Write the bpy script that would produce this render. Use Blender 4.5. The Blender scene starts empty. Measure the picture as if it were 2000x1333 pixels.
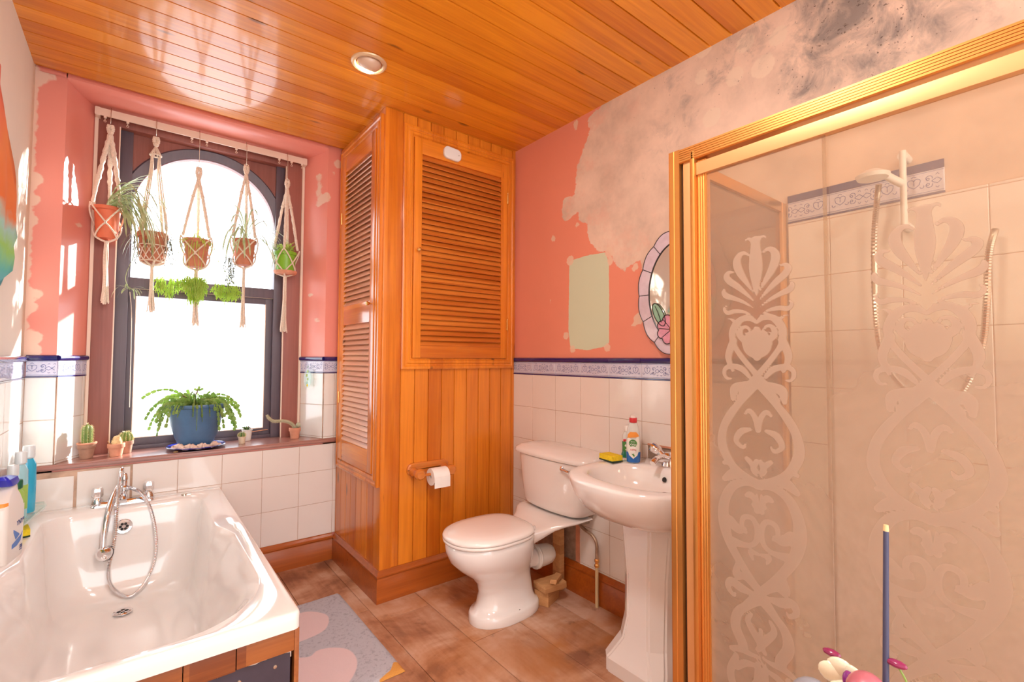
import bpy, bmesh, math, random
import numpy as np
from mathutils import Vector, Matrix, noise
PI = math.pi
random.seed(7)
S = bpy.context.scene
C = S.collection
# ---------------------------------------------------------------- room numbers (metres)
XL, XR = -0.417, 1.969          # left / right wall
YW, YF = 3.189, 2.460           # window wall / front of the cupboard
XB = 1.049                      # left face of the cupboard
HC = 2.694                      # ceiling
YR = 3.389                      # back of the window recess
YN = -2.4                       # the room goes on behind the camera
DADO = 1.307
SILL = 0.778

# ---------------------------------------------------------------- object helpers
def link(o):
    C.objects.link(o); return o

def setp(o, label=None, cat=None, group=None, kind=None):
    if label: o['label'] = label
    if cat: o['category'] = cat
    if group: o['group'] = group
    if kind: o['kind'] = kind
    return o

def thing(name, label, cat, loc=(0, 0, 0), rz=0, group=None):
    o = bpy.data.objects.new(name, None); link(o)
    o.empty_display_size = 0.05
    o.location = loc; o.rotation_euler = (0, 0, rz)
    return setp(o, label, cat, group)

class MB:
    """collects shapes into one bmesh"""
    def __init__(s): s.bm = bmesh.new(); s.mi = 0
    def face(s, vs):
        try:
            f = s.bm.faces.new(vs); f.material_index = s.mi; return f
        except ValueError: return None
    def poly(s, pts): return s.face([s.bm.verts.new(p) for p in pts])
    def box(s, a, b, M=None, bev=0):
        x0, y0, z0 = a; x1, y1, z1 = b
        P = [(x0,y0,z0),(x1,y0,z0),(x1,y1,z0),(x0,y1,z0),(x0,y0,z1),(x1,y0,z1),(x1,y1,z1),(x0,y1,z1)]
        if M: P = [M @ Vector(p) for p in P]
        v = [s.bm.verts.new(p) for p in P]
        fs = [s.face([v[i] for i in q]) for q in ((0,3,2,1),(4,5,6,7),(0,1,5,4),(1,2,6,5),(2,3,7,6),(3,0,4,7))]
        if bev:
            es = list({e for f in fs for e in f.edges})
            r = bmesh.ops.bevel(s.bm, geom=es, offset=bev, segments=2, affect='EDGES', profile=0.7)
            for f in r['faces']: f.material_index = s.mi
        return s
    def rings(s, R, cap0=True, cap1=True, closed=True, smooth=True):
        vs = [[s.bm.verts.new(p) for p in r] for r in R]
        n = len(R[0])
        for a, b in zip(vs[:-1], vs[1:]):
            for i in range(n if closed else n-1):
                j = (i+1) % n
                f = s.face([a[i], a[j], b[j], b[i]])
                if f: f.smooth = smooth
        if cap0 and closed: s.face(list(reversed(vs[0])))
        if cap1 and closed: s.face(vs[-1])
        return s
    def lathe(s, prof, c=(0,0,0), n=32, M=None, cap0=True, cap1=True):
        R = []
        for r, z in prof:
            ring = [Vector((c[0]+r*math.cos(2*PI*i/n), c[1]+r*math.sin(2*PI*i/n), c[2]+z)) for i in range(n)]
            if M: ring = [M @ p for p in ring]
            R.append(ring)
        return s.rings(R, cap0, cap1)
    def tube(s, pts, r, n=8, closed=False, cap=True):
        pts = [Vector(p) for p in pts]; m = len(pts)
        rs = r if isinstance(r, (list, tuple)) else [r]*m
        R = []; up = None
        for i, p in enumerate(pts):
            a = pts[i-1] if (i > 0 or closed) else p
            b = pts[(i+1) % m] if (i < m-1 or closed) else p
            t = (b-a)
            if t.length < 1e-9: t = Vector((0,0,1))
            t.normalize()
            if up is None:
                up = Vector((0,0,1)) if abs(t.z) < .9 else Vector((1,0,0))
            u = up - t*up.dot(t)
            if u.length < 1e-6: u = t.orthogonal()
            u.normalize(); up = u; w = t.cross(u)
            R.append([p + (u*math.cos(2*PI*k/n) + w*math.sin(2*PI*k/n))*rs[i] for k in range(n)])
        if closed: R.append(R[0])
        return s.rings(R, cap and not closed, cap and not closed)
    def sphere(s, c, r, n=12, sc=(1,1,1), M=None):
        m = max(4, n//2)
        R = []
        for i in range(m+1):
            a = -PI/2 + PI*i/m
            rr = max(math.cos(a), 1e-3)
            ring = [Vector((r*sc[0]*rr*math.cos(2*PI*k/n), r*sc[1]*rr*math.sin(2*PI*k/n), r*sc[2]*math.sin(a))) for k in range(n)]
            if M: ring = [M @ p for p in ring]
            R.append([Vector(c)+p for p in ring])
        return s.rings(R)
    def prism(s, poly, axis, a, b):
        """poly: 2-D points in the two other axes (cyclic order), extruded on axis from a to b"""
        def P(q, t):
            if axis == 0: return (t, q[0], q[1])
            if axis == 1: return (q[0], t, q[1])
            return (q[0], q[1], t)
        A = [s.bm.verts.new(P(q, a)) for q in poly]; B = [s.bm.verts.new(P(q, b)) for q in poly]
        n = len(poly)
        for i in range(n): s.face([A[i], A[(i+1)%n], B[(i+1)%n], B[i]])
        s.face(list(reversed(A))); s.face(B)
        return s
    def ribbon(s, pts, ws, nrm, th=0.0):
        """flat strip along pts, half widths ws, lying across nrm"""
        pts = [Vector(p) for p in pts]; L = []; Rr = []
        for i, p in enumerate(pts):
            t = (pts[min(i+1, len(pts)-1)] - pts[max(i-1, 0)]).normalized()
            w = t.cross(Vector(nrm))
            if w.length < 1e-5: w = t.orthogonal()
            w.normalize()
            L.append(s.bm.verts.new(p+w*ws[i])); Rr.append(s.bm.verts.new(p-w*ws[i]))
        for i in range(len(pts)-1):
            f = s.face([L[i], L[i+1], Rr[i+1], Rr[i]])
            if f: f.smooth = True
        return s
    def build(s, name, mats, parent=None, off=(0,0,0), fix=True, sharp=30, merge=0):
        if merge: bmesh.ops.remove_doubles(s.bm, verts=s.bm.verts, dist=merge)
        if fix: bmesh.ops.recalc_face_normals(s.bm, faces=s.bm.faces)
        me = bpy.data.meshes.new(name)
        if any(off): bmesh.ops.translate(s.bm, vec=-Vector(off), verts=s.bm.verts)
        s.bm.to_mesh(me); s.bm.free()
        for m in (mats if isinstance(mats, (list, tuple)) else [mats]): me.materials.append(m)
        try: me.set_sharp_from_angle(angle=math.radians(sharp))
        except Exception: pass
        o = bpy.data.objects.new(name, me); link(o)
        if parent is not None: o.parent = parent
        else: o.location = off
        return o

def origin(o, at):
    """move a mesh object's origin (used for single-mesh things)"""
    at = Vector(at)
    o.data.transform(Matrix.Translation(-at)); o.location = at
    return o

def copy_tree(o, parent=None):
    c = o.copy(); link(c)
    if parent is not None: c.parent = parent
    for ch in list(o.children): copy_tree(ch, c)
    return c

def smoothpath(pts, k=6, closed=False):
    P = [Vector(p) for p in pts]; n = len(P); out = []
    rng = range(n if closed else n-1)
    for i in rng:
        p0 = P[(i-1) % n] if (closed or i > 0) else P[0]
        p1 = P[i]; p2 = P[(i+1) % n]
        p3 = P[(i+2) % n] if (closed or i+2 < n) else P[n-1]
        for j in range(k):
            t = j/k
            out.append(0.5*((2*p1)+(-p0+p2)*t+(2*p0-5*p1+4*p2-p3)*t*t+(-p0+3*p1-3*p2+p3)*t**3))
    if not closed: out.append(P[-1])
    return out

def interp(a, b, t): return a+(b-a)*t

# ---------------------------------------------------------------- material helpers
class NT:
    def __init__(s, name):
        m = bpy.data.materials.new(name); m.use_nodes = True
        s.m = m; s.t = m.node_tree; s.t.nodes.clear()
        s.out = s.t.nodes.new('ShaderNodeOutputMaterial')
    def n(s, typ, **kw):
        nd = s.t.nodes.new(typ)
        for k, v in kw.items(): setattr(nd, k, v)
        return nd
    def put(s, sock, v):
        if v is None: return
        if hasattr(v, 'is_output') or isinstance(v, bpy.types.NodeSocket): s.t.links.new(v, sock)
        else:
            if isinstance(v, tuple) and len(v) == 3 and sock.type == 'RGBA': v = (*v, 1)
            sock.default_value = v
    def math(s, op, a, b=None, c=None, clamp=False):
        nd = s.n('ShaderNodeMath', operation=op, use_clamp=clamp)
        s.put(nd.inputs[0], a)
        if b is not None: s.put(nd.inputs[1], b)
        if c is not None: s.put(nd.inputs[2], c)
        return nd.outputs[0]
    def mix(s, f, a, b, blend='MIX'):
        nd = s.n('ShaderNodeMix', data_type='RGBA', blend_type=blend)
        s.put(nd.inputs[0], f); s.put(nd.inputs[6], a); s.put(nd.inputs[7], b)
        return nd.outputs[2]
    def pos(s, scale=(1,1,1), off=None, loc=(0,0,0), local=False):
        if local: v = s.n('ShaderNodeTexCoord').outputs['Object']
        else: v = s.n('ShaderNodeNewGeometry').outputs['Position']
        mp = s.n('ShaderNodeMapping'); s.put(mp.inputs[0], v)
        mp.inputs['Scale'].default_value = scale
        if off is not None: s.put(mp.inputs['Location'], off)
        else: mp.inputs['Location'].default_value = loc
        return mp.outputs[0]
    def xyz(s, v=None):
        if v is None: v = s.n('ShaderNodeNewGeometry').outputs['Position']
        nd = s.n('ShaderNodeSeparateXYZ'); s.put(nd.inputs[0], v); return nd.outputs
    def noise(s, v, scale=1.0, detail=3, rough=.5, dist=0.0, out=0):
        nd = s.n('ShaderNodeTexNoise'); s.put(nd.inputs['Vector'], v)
        nd.inputs['Scale'].default_value = scale; nd.inputs['Detail'].default_value = detail
        nd.inputs['Roughness'].default_value = rough; nd.inputs['Distortion'].default_value = dist
        return nd.outputs[out]
    def ramp(s, f, stops, interp_='LINEAR'):
        nd = s.n('ShaderNodeValToRGB'); s.put(nd.inputs[0], f)
        cr = nd.color_ramp; cr.interpolation = interp_
        while len(cr.elements) < len(stops): cr.elements.new(0.5)
        for e, (p, c) in zip(cr.elements, stops):
            e.position = p; e.color = (*c, 1) if len(c) == 3 else c
        return nd.outputs[0]
    def rng(s, v, a, b, c=0.0, d=1.0):
        nd = s.n('ShaderNodeMapRange'); s.put(nd.inputs[0], v)
        for i, q in enumerate((a, b, c, d)): nd.inputs[i+1].default_value = q
        return nd.outputs[0]
    def attr(s, name):
        return s.n('ShaderNodeAttribute', attribute_name=name).outputs['Fac']
    def bump(s, h, strength=.3, dist=.002, nrm=None):
        nd = s.n('ShaderNodeBump'); s.put(nd.inputs['Height'], h)
        nd.inputs['Strength'].default_value = strength; nd.inputs['Distance'].default_value = dist
        if nrm is not None: s.put(nd.inputs['Normal'], nrm)
        return nd.outputs[0]
    def bsdf(s, **kw):
        nd = s.n('ShaderNodeBsdfPrincipled')
        for k, v in kw.items(): s.put(nd.inputs[k.replace('_', ' ')], v)
        s.t.links.new(nd.outputs[0], s.out.inputs[0]); s.b = nd
        return s.m

def hexc(r, g, b):
    f = lambda c: (c/255/12.92) if c/255 <= .04045 else ((c/255+.055)/1.055)**2.4
    return (f(r), f(g), f(b))

def plain(name, col, rough=.5, metal=0.0, coat=0.0, var=0.0, scale=20, **kw):
    t = NT(name)
    c = col
    if var:
        nz = t.noise(t.pos(local=True), scale, 4, .6)
        c = t.mix(t.rng(nz, .3, .7), tuple(x*(1-var) for x in col), tuple(min(1, x*(1+var)) for x in col))
    a = dict(Base_Color=c, Roughness=rough, Metallic=metal, Coat_Weight=coat)
    a.update(kw)
    return t.bsdf(**a)

def wood(name, dark, light, grain='z', plank='x', period=.088, off=0.0, rough=.3, coat=.5, coat_rough=.08, knots=True, bump=.15, local=False):
    t = NT(name)
    v = t.n('ShaderNodeTexCoord').outputs['Object'] if local else t.n('ShaderNodeNewGeometry').outputs['Position']
    o = t.xyz(v); ax = {'x': 0, 'y': 1, 'z': 2}
    idx = t.math('FLOOR', t.math('DIVIDE', t.math('SUBTRACT', o[ax[plank]], off), period))
    wn = t.n('ShaderNodeTexWhiteNoise', noise_dimensions='1D'); t.put(wn.inputs[1], idx)
    rnd = wn.outputs[0]
    cb = t.n('ShaderNodeCombineXYZ')
    for i in range(3): t.put(cb.inputs[i], t.math('MULTIPLY', rnd, 7.3+i*3))
    sc = [22, 22, 22]; sc[ax[grain]] = 1.3
    mp = t.n('ShaderNodeMapping'); t.put(mp.inputs[0], v); t.put(mp.inputs[1], cb.outputs[0]); mp.inputs[3].default_value = sc
    g1 = t.noise(mp.outputs[0], 1.0, 3, .55, .6)
    sc2 = [90, 90, 90]; sc2[ax[grain]] = 3
    mp2 = t.n('ShaderNodeMapping'); t.put(mp2.inputs[0], v); t.put(mp2.inputs[1], cb.outputs[0]); mp2.inputs[3].default_value = sc2
    g2 = t.noise(mp2.outputs[0], 1.0, 4, .6)
    big = t.noise(v, 1.7, 2, .5)
    f = t.math('ADD', t.math('MULTIPLY', g1, .55), t.math('MULTIPLY', g2, .45))
    f = t.math('ADD', f, t.math('MULTIPLY', t.math('SUBTRACT', rnd, .5), .28))
    f = t.math('ADD', f, t.math('MULTIPLY', t.math('SUBTRACT', big, .5), .35))
    col = t.mix(t.rng(f, .3, .7), dark, light)
    if knots:
        sc3 = [7, 7, 7]; sc3[ax[grain]] = 2.4
        mp3 = t.n('ShaderNodeMapping'); t.put(mp3.inputs[0], v); t.put(mp3.inputs[1], cb.outputs[0]); mp3.inputs[3].default_value = sc3
        vo = t.n('ShaderNodeTexVoronoi'); t.put(vo.inputs[0], mp3.outputs[0]); vo.inputs['Scale'].default_value = 1.0
        k = t.rng(vo.outputs['Distance'], .05, .11, 1.0, 0.0)
        col = t.mix(t.math('MULTIPLY', k, .75), col, tuple(x*.22 for x in dark))
    rg = t.math('ADD', rough, t.math('MULTIPLY', t.math('SUBTRACT', g1, .5), .12))
    return t.bsdf(Base_Color=col, Roughness=rg, Coat_Weight=coat, Coat_Roughness=coat_rough, Normal=t.bump(g2, bump, .001))
WORLD, SUN, EXPO = 2.7, 10.0, 0.88
FILL_LAMPS = [(.25, .75, 14), (.5, -.7, 12), (1.0, -1.7, 12)]
# ---------------------------------------------------------------- materials
M = {}
OR_D, OR_L = (.54, .13, .007), (.80, .255, .018)
M['ceil'] = wood('ceiling_pine', (.60, .165, .006), (.86, .32, .018), 'x', 'y', .0985, .78, rough=.36, coat=.6, coat_rough=.09)
M['cupv'] = wood('cupboard_pine', OR_D, OR_L, 'z', 'x', .0872, 1.156-.0872*2, rough=.3, coat=.45, coat_rough=.12)
M['cupside'] = wood('cupboard_pine_side', OR_D, OR_L, 'z', 'y', .0872, 2.46, rough=.3, coat=.6, coat_rough=.12)
M['cuph'] = wood('cupboard_pine_rail', OR_D, OR_L, 'x', 'z', .3, .1, rough=.3, coat=.5, coat_rough=.1, knots=False)
M['cupy'] = wood('cupboard_pine_rail_side', OR_D, OR_L, 'y', 'z', .3, .1, rough=.25, coat=.7, coat_rough=.1, knots=False)
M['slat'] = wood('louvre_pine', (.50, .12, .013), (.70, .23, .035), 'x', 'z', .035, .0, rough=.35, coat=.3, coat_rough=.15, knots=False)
M['slaty'] = wood('louvre_pine_side_sheen', (.60, .24, .11), (.78, .40, .21), 'y', 'z', .035, .0, rough=.40, coat=.9, coat_rough=.28, knots=False)  # window reflection on these slats is put into a paler base colour
M['gap'] = plain('dark_groove', (.16, .028, .004), .6)  # darker brown for the bottoms of the board grooves
M['skirt'] = wood('skirting_varnish', (.28, .058, .006), (.46, .11, .012), 'x', 'z', .4, -.1, rough=.3, coat=.5, coat_rough=.15, knots=False)
M['mahog'] = wood('mahogany_stain', (.24, .070, .052), (.35, .115, .085), 'z', 'x', .3, .1, rough=.5, coat=.15, coat_rough=.3, knots=False)
M['darkframe'] = wood('dark_sash_paint', (.085, .058, .080), (.125, .085, .110), 'z', 'x', .4, .1, rough=.45, coat=.2, coat_rough=.3, knots=False)
M['sill'] = wood('sill_mahogany_sheen', (.26, .10, .075), (.40, .18, .14), 'x', 'y', .5, .1, rough=.32, coat=.9, coat_rough=.22, knots=False)  # bright reflection on the sill top is partly put into the lighter colour
M['rawwood'] = wood('raw_pine_block', (.50, .25, .10), (.70, .40, .18), 'x', 'z', .05, 0, rough=.7, coat=0, knots=True)
M['stripwood'] = wood('bath_batten', (.20, .05, .012), (.40, .13, .03), 'x', 'x', .13, 0, rough=.35, coat=.5, coat_rough=.2, knots=False)
M['rollwood'] = wood('roll_holder_pine', (.42, .10, .012), (.62, .19, .03), 'x', 'z', .3, 0, rough=.25, coat=.7, coat_rough=.1, knots=False)

# floor boards
t = NT('worn_floor_boards')
v = t.n('ShaderNodeNewGeometry').outputs['Position']; o = t.xyz(v)
idx = t.math('FLOOR', t.math('DIVIDE', t.math('SUBTRACT', o[0], 1.25), .272))
wn = t.n('ShaderNodeTexWhiteNoise', noise_dimensions='1D'); t.put(wn.inputs[1], idx)
mp = t.n('ShaderNodeMapping'); t.put(mp.inputs[0], v); mp.inputs[3].default_value = (26, 2.2, 1)
g = t.noise(mp.outputs[0], 1, 4, .6, .5)
cl = t.noise(v, 3.1, 5, .62, .5)
cl2 = t.noise(v, 9.0, 4, .65)
f = t.math('ADD', t.math('MULTIPLY', g, .20), t.math('MULTIPLY', cl, .80))
f = t.math('ADD', f, t.math('MULTIPLY', t.math('SUBTRACT', wn.outputs[0], .5), .10))
base = t.ramp(f, [(.36, (.26, .11, .06)), (.44, (.42, .20, .11)), (.52, (.54, .31, .20)), (.62, (.64, .42, .32))])
varn = t.math('MULTIPLY', t.rng(t.noise(v, 2.6, 4, .6, .3), .46, .60), t.rng(o[0], .8, 1.5))
base = t.mix(t.math('MULTIPLY', varn, .75), base, (.44, .16, .035))
base = t.mix(t.rng(cl2, .62, .74, 0, .5), base, (.10, .035, .018))
M['floor'] = t.bsdf(Base_Color=base, Roughness=t.math('SUBTRACT', .62, t.math('MULTIPLY', varn, .3)), Normal=t.bump(f, .25, .002))

# tiles
def tilemat(name, a, b):
    t = NT(name)
    v = t.pos((1, 1, 1))
    c = t.mix(t.noise(v, 6, 2), a, b)
    return t.bsdf(Base_Color=c, Roughness=.12, Coat_Weight=.4, Coat_Roughness=.05, Normal=t.bump(t.noise(v, 9, 2), .08, .003))
M['tile'] = tilemat('cream_glazed_tile', (.79, .73, .69), (.83, .775, .735))
M['tilecool'] = tilemat('white_glazed_tile', (.76, .74, .70), (.80, .78, .75))
M['tileborder'] = plain('border_tile_glaze', (.62, .62, .76), .15, coat=.4, var=.06, scale=60)
M['navy'] = plain('navy_glaze', (.018, .016, .14), .12, coat=.6)
M['bluemotif'] = plain('blue_relief_line', (.12, .14, .36), .3)
M['grout'] = plain('aged_grout', (.50, .33, .24), .9, var=.3, scale=12)
M['groutdark'] = plain('exposed_plaster', (.36, .25, .19), .95, var=.45, scale=14)

# painted walls (attributes: d_pink <0 pink zone; d_blob <0 filler; d_green <0 green paint; mould density)
def paintwall(name, pink, cream=(.74, .57, .46), green=(.62, .70, .52)):
    t = NT(name)
    v = t.n('ShaderNodeNewGeometry').outputs['Position']
    n1 = t.noise(v, 22, 4, .6); n2 = t.noise(v, 70, 3, .6); n3 = t.noise(v, 4.5, 5, .65)
    wob = t.math('ADD', t.math('MULTIPLY', t.math('SUBTRACT', n1, .5), .05), t.math('MULTIPLY', t.math('SUBTRACT', n2, .5), .018))
    wobs = t.math('MULTIPLY', wob, .45)
    plas = t.ramp(n3, [(.30, tuple(x*.80 for x in cream)), (.5, cream), (.68, tuple(min(1, x*1.13) for x in cream))])
    # thin washes of the old pink left on the plaster
    wash = t.math('MULTIPLY', t.rng(t.attr('d_pink'), .0, .30, 1, 0), t.rng(t.noise(v, 7, 5, .7), .50, .66))
    plas = t.mix(t.math('MULTIPLY', wash, .65), plas, tuple(interp(a, b, .5) for a, b in zip(cream, pink)))
    pk = t.mix(t.rng(t.noise(v, 2.0, 3), .35, .65, 0, .35), pink, tuple(x*.9 for x in pink))
    f = t.rng(t.math('ADD', t.attr('d_pink'), wob), -.0015, .0015)
    col = t.mix(f, pk, plas)
    gm = t.rng(t.math('ADD', t.attr('d_green'), t.math('MULTIPLY', wob, .25)), -.001, .001, 1, 0)
    col = t.mix(gm, col, green)
    bm_ = t.rng(t.math('ADD', t.attr('d_blob'), wobs), -.002, .002, 1, 0)
    col = t.mix(t.math('MULTIPLY', bm_, .85), col, (.80, .60, .46))
    lb = t.rng(t.math('ADD', t.attr('d_lite'), wobs), -.003, .003, 1, 0)
    col = t.mix(t.math('MULTIPLY', lb, .7), col, (.82, .68, .54))
    # mould
    md = t.attr('mould')
    mf = t.noise(v, 8.5, 6, .68, .6)
    mm = t.rng(t.math('ADD', mf, t.math('MULTIPLY', md, .33)),   .58, .84)
    mm = t.math('MULTIPLY', mm, t.rng(md, .04, .3))
    col = t.mix(t.math('MULTIPLY', mm, .78), col, (.17, .165, .17))
    sp = t.noise(v, 75, 3, .7)
    ss = t.rng(t.math('ADD', sp, t.math('MULTIPLY', md, .10)), .70, .75)
    col = t.mix(t.math('MULTIPLY', ss, t.rng(md, .0, .15, .0, .8)), col, (.10, .07, .06))
    gl = t.math('ADD', .34, t.math('MULTIPLY', f, .4))
    h = t.math('ADD', t.math('MULTIPLY', f, .6), t.math('MULTIPLY', n3, .5))
    return t.bsdf(Base_Color=col, Roughness=gl, Normal=t.bump(h, .25, .003))
M['paint_r'] = paintwall('pink_paint_over_plaster', (.82, .30, .205))
M['paint_b'] = paintwall('pink_gloss_paint', (.82, .29, .23))
M['leftwall'] = plain('cream_wall_paint', (.80, .74, .64), .75, var=.03, scale=3)

# ceramics, metals, glass
M['ceramic'] = plain('glazed_white_ceramic', (.85, .82, .81), .10, coat=.6, Coat_Roughness=.04)
M['bathwhite'] = plain('bath_enamel', (.85, .82, .80), .12, coat=.7, Coat_Roughness=.04)
M['seatwhite'] = plain('white_seat_plastic', (.86, .80, .77), .16, coat=.4)
M['plasticwhite'] = plain('white_plastic', (.80, .78, .75), .35)
M['chrome'] = plain('polished_chrome', (.82, .82, .84), .07, 1.0)
M['steel'] = plain('brushed_waste_metal', (.62, .55, .47), .25, 1.0)
M['hole'] = plain('dark_opening', (.015, .013, .012), .6)
M['brass'] = plain('brass', (.80, .50, .18), .25, 1.0)
M['copper'] = plain('old_copper_pipe', (.46, .34, .25), .45, .7, var=.3, scale=40)
M['creampipe'] = plain('cream_painted_pipe', (.72, .56, .32), .5)
M['blackpipe'] = plain('black_tube', (.03, .026, .025), .4)
t = NT('gold_anodised_aluminium')
M['gold'] = t.bsdf(Base_Color=(.76, .37, .10), Metallic=.85, Roughness=.30, Coat_Weight=.2)
t = NT('gold_anodised_aluminium_pale')
M['goldpale'] = t.bsdf(Base_Color=(.76, .40, .17), Metallic=.5, Roughness=.42)

def thinglass(name, tint, refl=.06, haze=0.0, hazecol=(.6, .45, .36), etched=False):
    t = NT(name)
    tr = t.n('ShaderNodeBsdfTransparent'); tr.inputs[0].default_value = (*tint, 1)
    gl = t.n('ShaderNodeBsdfGlossy'); gl.inputs['Roughness'].default_value = .03; gl.inputs[0].default_value = (1, 1, 1, 1)
    lw = t.n('ShaderNodeFresnel'); lw.inputs[0].default_value = 1.45
    mx = t.n('ShaderNodeMixShader'); bf = t.n('ShaderNodeNewGeometry').outputs['Backfacing']; t.put(mx.inputs[0], t.math('MULTIPLY', lw.outputs[0], t.math('SUBTRACT', 1.0, bf))); t.put(mx.inputs[1], tr.outputs[0]); t.put(mx.inputs[2], gl.outputs[0])
    res = mx.outputs[0]
    if haze or etched:
        df = t.n('ShaderNodeBsdfDiffuse'); df.inputs[0].default_value = (*hazecol, 1)
        tl = t.n('ShaderNodeBsdfTranslucent'); tl.inputs[0].default_value = (*hazecol, 1)
        dm = t.n('ShaderNodeMixShader'); dm.inputs[0].default_value = .35; t.put(dm.inputs[1], df.outputs[0]); t.put(dm.inputs[2], tl.outputs[0])
        v = t.n('ShaderNodeNewGeometry').outputs['Position']
        hz = t.rng(t.noise(v, 2.3, 4, .6), .3, .7, haze*.65, min(1, haze*1.35))
        if etched:
            lime = t.rng(t.noise(v, 2.5, 5, .6, .4), .40, .62, .15, .55)
            hz = t.math('ADD', hz, t.math('MULTIPLY', lime, t.attr('limescale')))
            hz = t.math('MAXIMUM', hz, t.math('MULTIPLY', t.rng(t.attr('etch'), -.0008, .0008, 1, 0), .74), clamp=True)
        m2 = t.n('ShaderNodeMixShader'); t.put(m2.inputs[0], hz); t.put(m2.inputs[1], res); t.put(m2.inputs[2], dm.outputs[0])
        res = m2.outputs[0]
    t.t.links.new(res, t.out.inputs[0])
    return t.m
M['windowglass'] = thinglass('window_glass', (.97, .98, 1.0))
M['showerglass'] = thinglass('etched_shower_glass', (.90, .84, .74), haze=.20, hazecol=(.55, .41, .32), etched=True)
M['sideglass'] = thinglass('side_shower_glass', (.80, .67, .57), haze=.30, hazecol=(.42, .29, .23))
M['mirror'] = plain('mirror_silver', (.9, .88, .84), .03, 1.0)
M['clearplastic'] = thinglass('clear_plastic', (.86, .95, .93), haze=.12, hazecol=(.8, .9, .88))
M['lavender'] = plain('lavender_stained_glass', (.66, .56, .66), .12, coat=.5, var=.08, scale=30)
M['leafglass'] = plain('green_stained_glass', (.30, .55, .40), .12, coat=.5, var=.1, scale=30)
M['pinkglass'] = plain('pink_stained_glass', (.70, .30, .42), .12, coat=.5, var=.12, scale=40)
M['lead'] = plain('dark_lead', (.05, .045, .05), .4, .6)

# plants and pots
def leaf(name, a, b, trans=.3):
    t = NT(name)
    c = t.mix(t.rng(t.noise(t.pos(local=True), 25, 3), .3, .7), a, b)
    df = t.n('ShaderNodeBsdfPrincipled'); t.put(df.inputs['Base Color'], c); df.inputs['Roughness'].default_value = .42
    tl = t.n('ShaderNodeBsdfTranslucent'); t.put(tl.inputs[0], c)
    mx = t.n('ShaderNodeMixShader'); mx.inputs[0].default_value = trans; t.put(mx.inputs[1], df.outputs[0]); t.put(mx.inputs[2], tl.outputs[0])
    t.t.links.new(mx.outputs[0], t.out.inputs[0])
    return t.m
M['spider'] = leaf('spider_plant_leaf', (.30, .40, .16), (.62, .66, .42), .4)
M['lime'] = leaf('lime_trailing_stem', (.50, .70, .10), (.70, .86, .26), .5)
M['grey'] = leaf('dry_grey_stem', (.16, .20, .14), (.30, .33, .24))
M['xmas'] = leaf('christmas_cactus_leaf', (.26, .46, .10), (.52, .66, .22), .5)
M['cactus'] = leaf('cactus_skin', (.10, .20, .04), (.24, .32, .08), .1)
M['snake'] = leaf('pale_cactus_skin', (.34, .36, .22), (.52, .50, .36), .1)
M['spine'] = plain('cactus_spines', (.85, .72, .40), .5)
M['wool'] = plain('woolly_cactus', (.72, .50, .26), .9, var=.25, scale=80)
M['terra'] = plain('terracotta', (.56, .21, .12), .8, var=.12, scale=25)
M['terrapale'] = plain('pale_terracotta', (.66, .30, .19), .8, var=.10, scale=25)
M['terrabrown'] = plain('brown_terracotta', (.40, .22, .15), .8, var=.14, scale=25)
M['terrared'] = plain('orange_red_pot', (.70, .17, .08), .6, var=.08, scale=25)
M['greenpot'] = plain('bright_green_pot', (.22, .48, .03), .35, var=.05)
M['bluepot'] = plain('slate_blue_pot', (.07, .155, .29), .42, var=.12, scale=14)
M['whitepot'] = plain('white_glazed_pot', (.80, .76, .72), .3)
M['beigepot'] = plain('beige_glazed_pot', (.74, .60, .44), .35)
M['soil'] = plain('potting_soil', (.07, .04, .025), .95, var=.4, scale=80)
M['macrame'] = plain('cotton_cord', (.78, .66, .55), .9, var=.15, scale=160)
M['creampaint'] = plain('cream_painted_rail', (.80, .62, .50), .45)
M['putty'] = plain('old_cream_filler', (.76, .62, .52), .8, var=.15, scale=30)
M['cobalt'] = plain('cobalt_blue_glaze', (.015, .03, .36), .12, coat=.6)
M['shell'] = plain('sea_shell', (.78, .58, .48), .5, var=.25, scale=60)
M['pebble'] = plain('ochre_pebble', (.45, .30, .12), .3)
# ---------------------------------------------------------------- paint map data (metres on the wall)
PLASTER= [(1.743, 2.676), (1.808, 2.659), (1.783, 2.582), (1.832, 2.513), (1.891, 2.408), (1.909, 2.261), (2.006, 2.249), (2.015, 2.135), (1.979, 2.114), (1.891, 2.144), (1.875, 2.09), (1.809, 2.063), (1.809, 1.978), (1.745, 1.894), (1.655, 1.878), (1.597, 1.777), (1.555, 1.759), (1.514, 1.787), (1.449, 1.798), (1.436, 1.71), (1.399, 1.684)]
GREEN= [(1.952, 1.873), (1.809, 1.881), (1.684, 1.877), (1.659, 1.821), (1.656, 1.578), (1.66, 1.372), (1.81, 1.351), (1.943, 1.359), (1.961, 1.478)]
BLOBS= [(1.947, 1.875, 0.03), (1.9, 2.854, 0.001), (1.655, 1.872, 0.03), (1.648, 1.824, 0.02), (2.089, 2.033, 0.02), (1.892, 2.069, 0.017), (1.488, 1.766, 0.021), (2.117, 1.649, 0.012), (1.47, 1.503, 0.03), (1.503, 1.472, 0.015), (1.982, 1.435, 0.023), (1.929, 1.358, 0.024), (1.671, 1.361, 0.023), (1.9, 2.67, 0.02), (1.9, 2.645, 0.018)]
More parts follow.
